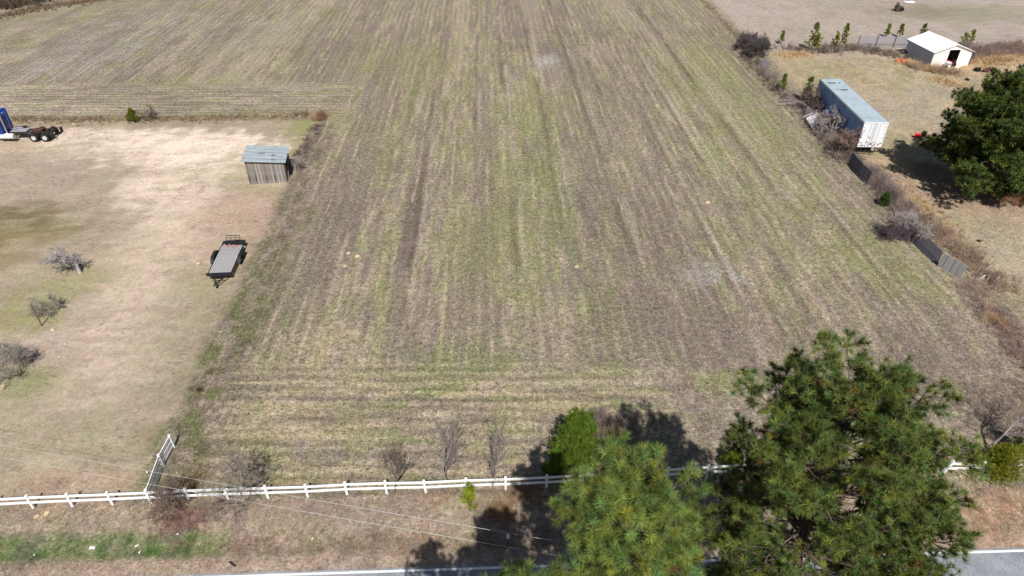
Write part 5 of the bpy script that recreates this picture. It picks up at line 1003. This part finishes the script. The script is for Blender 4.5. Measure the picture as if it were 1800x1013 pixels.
ypine(1433, 92, 2.6, 1.1, 'short bushy young pine at the right foot of the tall far one', 53, S(134, 134, 30, .85), 14, nw=.05)
ypine(1480, 84, 3.6, 1.0, 'young pine standing just left of the panel fence', 54, S(124, 130, 32, .85), 20, nw=.05)
ypine(1466, 87, 2.4, .9, 'short young pine left of the one beside the panel fence', 55, S(134, 136, 34, .85), 14, nw=.05)
ypine(1372, 78, 2.0, .55, 'tiny young pine left of the tall far one', 56, S(126, 132, 34, .85), 10, nw=.05)
ypine(1557, 66, 1.9, .7, 'young pine behind the middle of the panel fence', 57, YG, 12, nw=.05)
ypine(1580, 66, 2.0, .75, 'young pine behind the right part of the panel fence', 58, S(112, 124, 34, .85), 12, nw=.05)
ypine(1615, 80, 3.2, .9, 'young pine between the panel fence and the garage roof', 59, S(112, 118, 36, .85), 18, nw=.05)
ypine(1690, 84, 2.2, .8, 'young pine behind the garage, left one of two', 60, YG, 12, nw=.05); ypine(1702, 82, 2.4, .8, 'young pine behind the garage, right one of two', 61, YG, 12, nw=.05)
ypine(1374, 160, 2.0, .75, 'young pine alone at the field edge above the planks', 62, S(122, 130, 34, .85), 16, nw=.04)
ypine(1414, 184, 3.2, .9, 'young pine at the dark brush left of the semi trailer', 63, S(112, 122, 38, .85), 18, nw=.04)
ypine(1466, 232, 2.6, .9, 'young pine in front of the semi trailer beside the white board', 64, S(116, 126, 38, .85), 16, nw=.04)

GN = S(118, 134, 64, .85); GN2 = S(102, 116, 54, .85)
tot = 0
tot += pine(3.8, 12.9, 17.9, 2.7, 'middle pine with big pale green needle tufts beside the bright green evergreen', 71, z0=.40, limbs=84, K=96, nl=.33, nw=.0155, col=S(120, 136, 66, .85), dens=.68, elev=(-.15, .45), prof=lambda t: (.80+.32*math.sin(math.pi*t))*(1-.3*t**5), sub=.4, colv=.34)[1]
tot += pine(10.5, 13.9, 19.0, 4.2, 'tallest dark pine filling the lower right of the view', 72, z0=.34, limbs=112, K=54, nl=.235, nw=.0175, col=GN2, dens=.9, elev=(-.12, .5), prof=lambda t: (.72+.42*math.sin(math.pi*min(1, t*1.0)))*(1-.25*t**6), sub=.42, lean=(.0, 1.3), colv=.38)[1]
tot += pine(7.4, 12.8, 13.6, 2.6, 'thin dull green pine between the middle pine and the tallest one', 73, z0=.38, limbs=60, K=46, nl=.21, nw=.014, col=S(112, 126, 78, .85), dens=.75, elev=(-.2, .5), sub=.42)[1]
tot += pine(.5, 9.4, 17.9, 3.5, 'pine on the near side of the road whose tips show at the bottom edge', 74, z0=.40, limbs=84, K=80, nl=.3, nw=.018, col=GN, dens=.8, elev=(-.1, .6), sub=.4)[1]
tot += pine(-3.2, 10.2, 14.8, 2.5, 'lower pine left of the one at the bottom edge', 75, z0=.35, limbs=60, K=56, nl=.26, nw=.02, col=GN2, dens=.8, elev=(0, .6), sub=.4)[1]
tot += pine(14.6, 15.4, 14.6, 3.2, 'small pine at the right side of the tallest one', 76, z0=.35, limbs=50, K=56, nl=.23, nw=.017, col=GN2, dens=.8, elev=(-.1, .5), sub=.42, colv=.3)[1]
bx_, by_ = G(1718, 340)
tot += pine(bx_, by_, 10.2, 7.2, 'big dark spreading pine standing in the dry yard on the right', 77, z0=.10, limbs=120, K=22, nl=.42, nw=.085, col=S(86, 100, 44, .85), dens=.75, elev=(-.05, .55), prof=lambda t: (1-.5*t**2.2), sub=.36, colv=.35)[1]
print('needles', tot, 'tris', sum(len(o.data.polygons) for o in bpy.data.objects if o.type == 'MESH'))
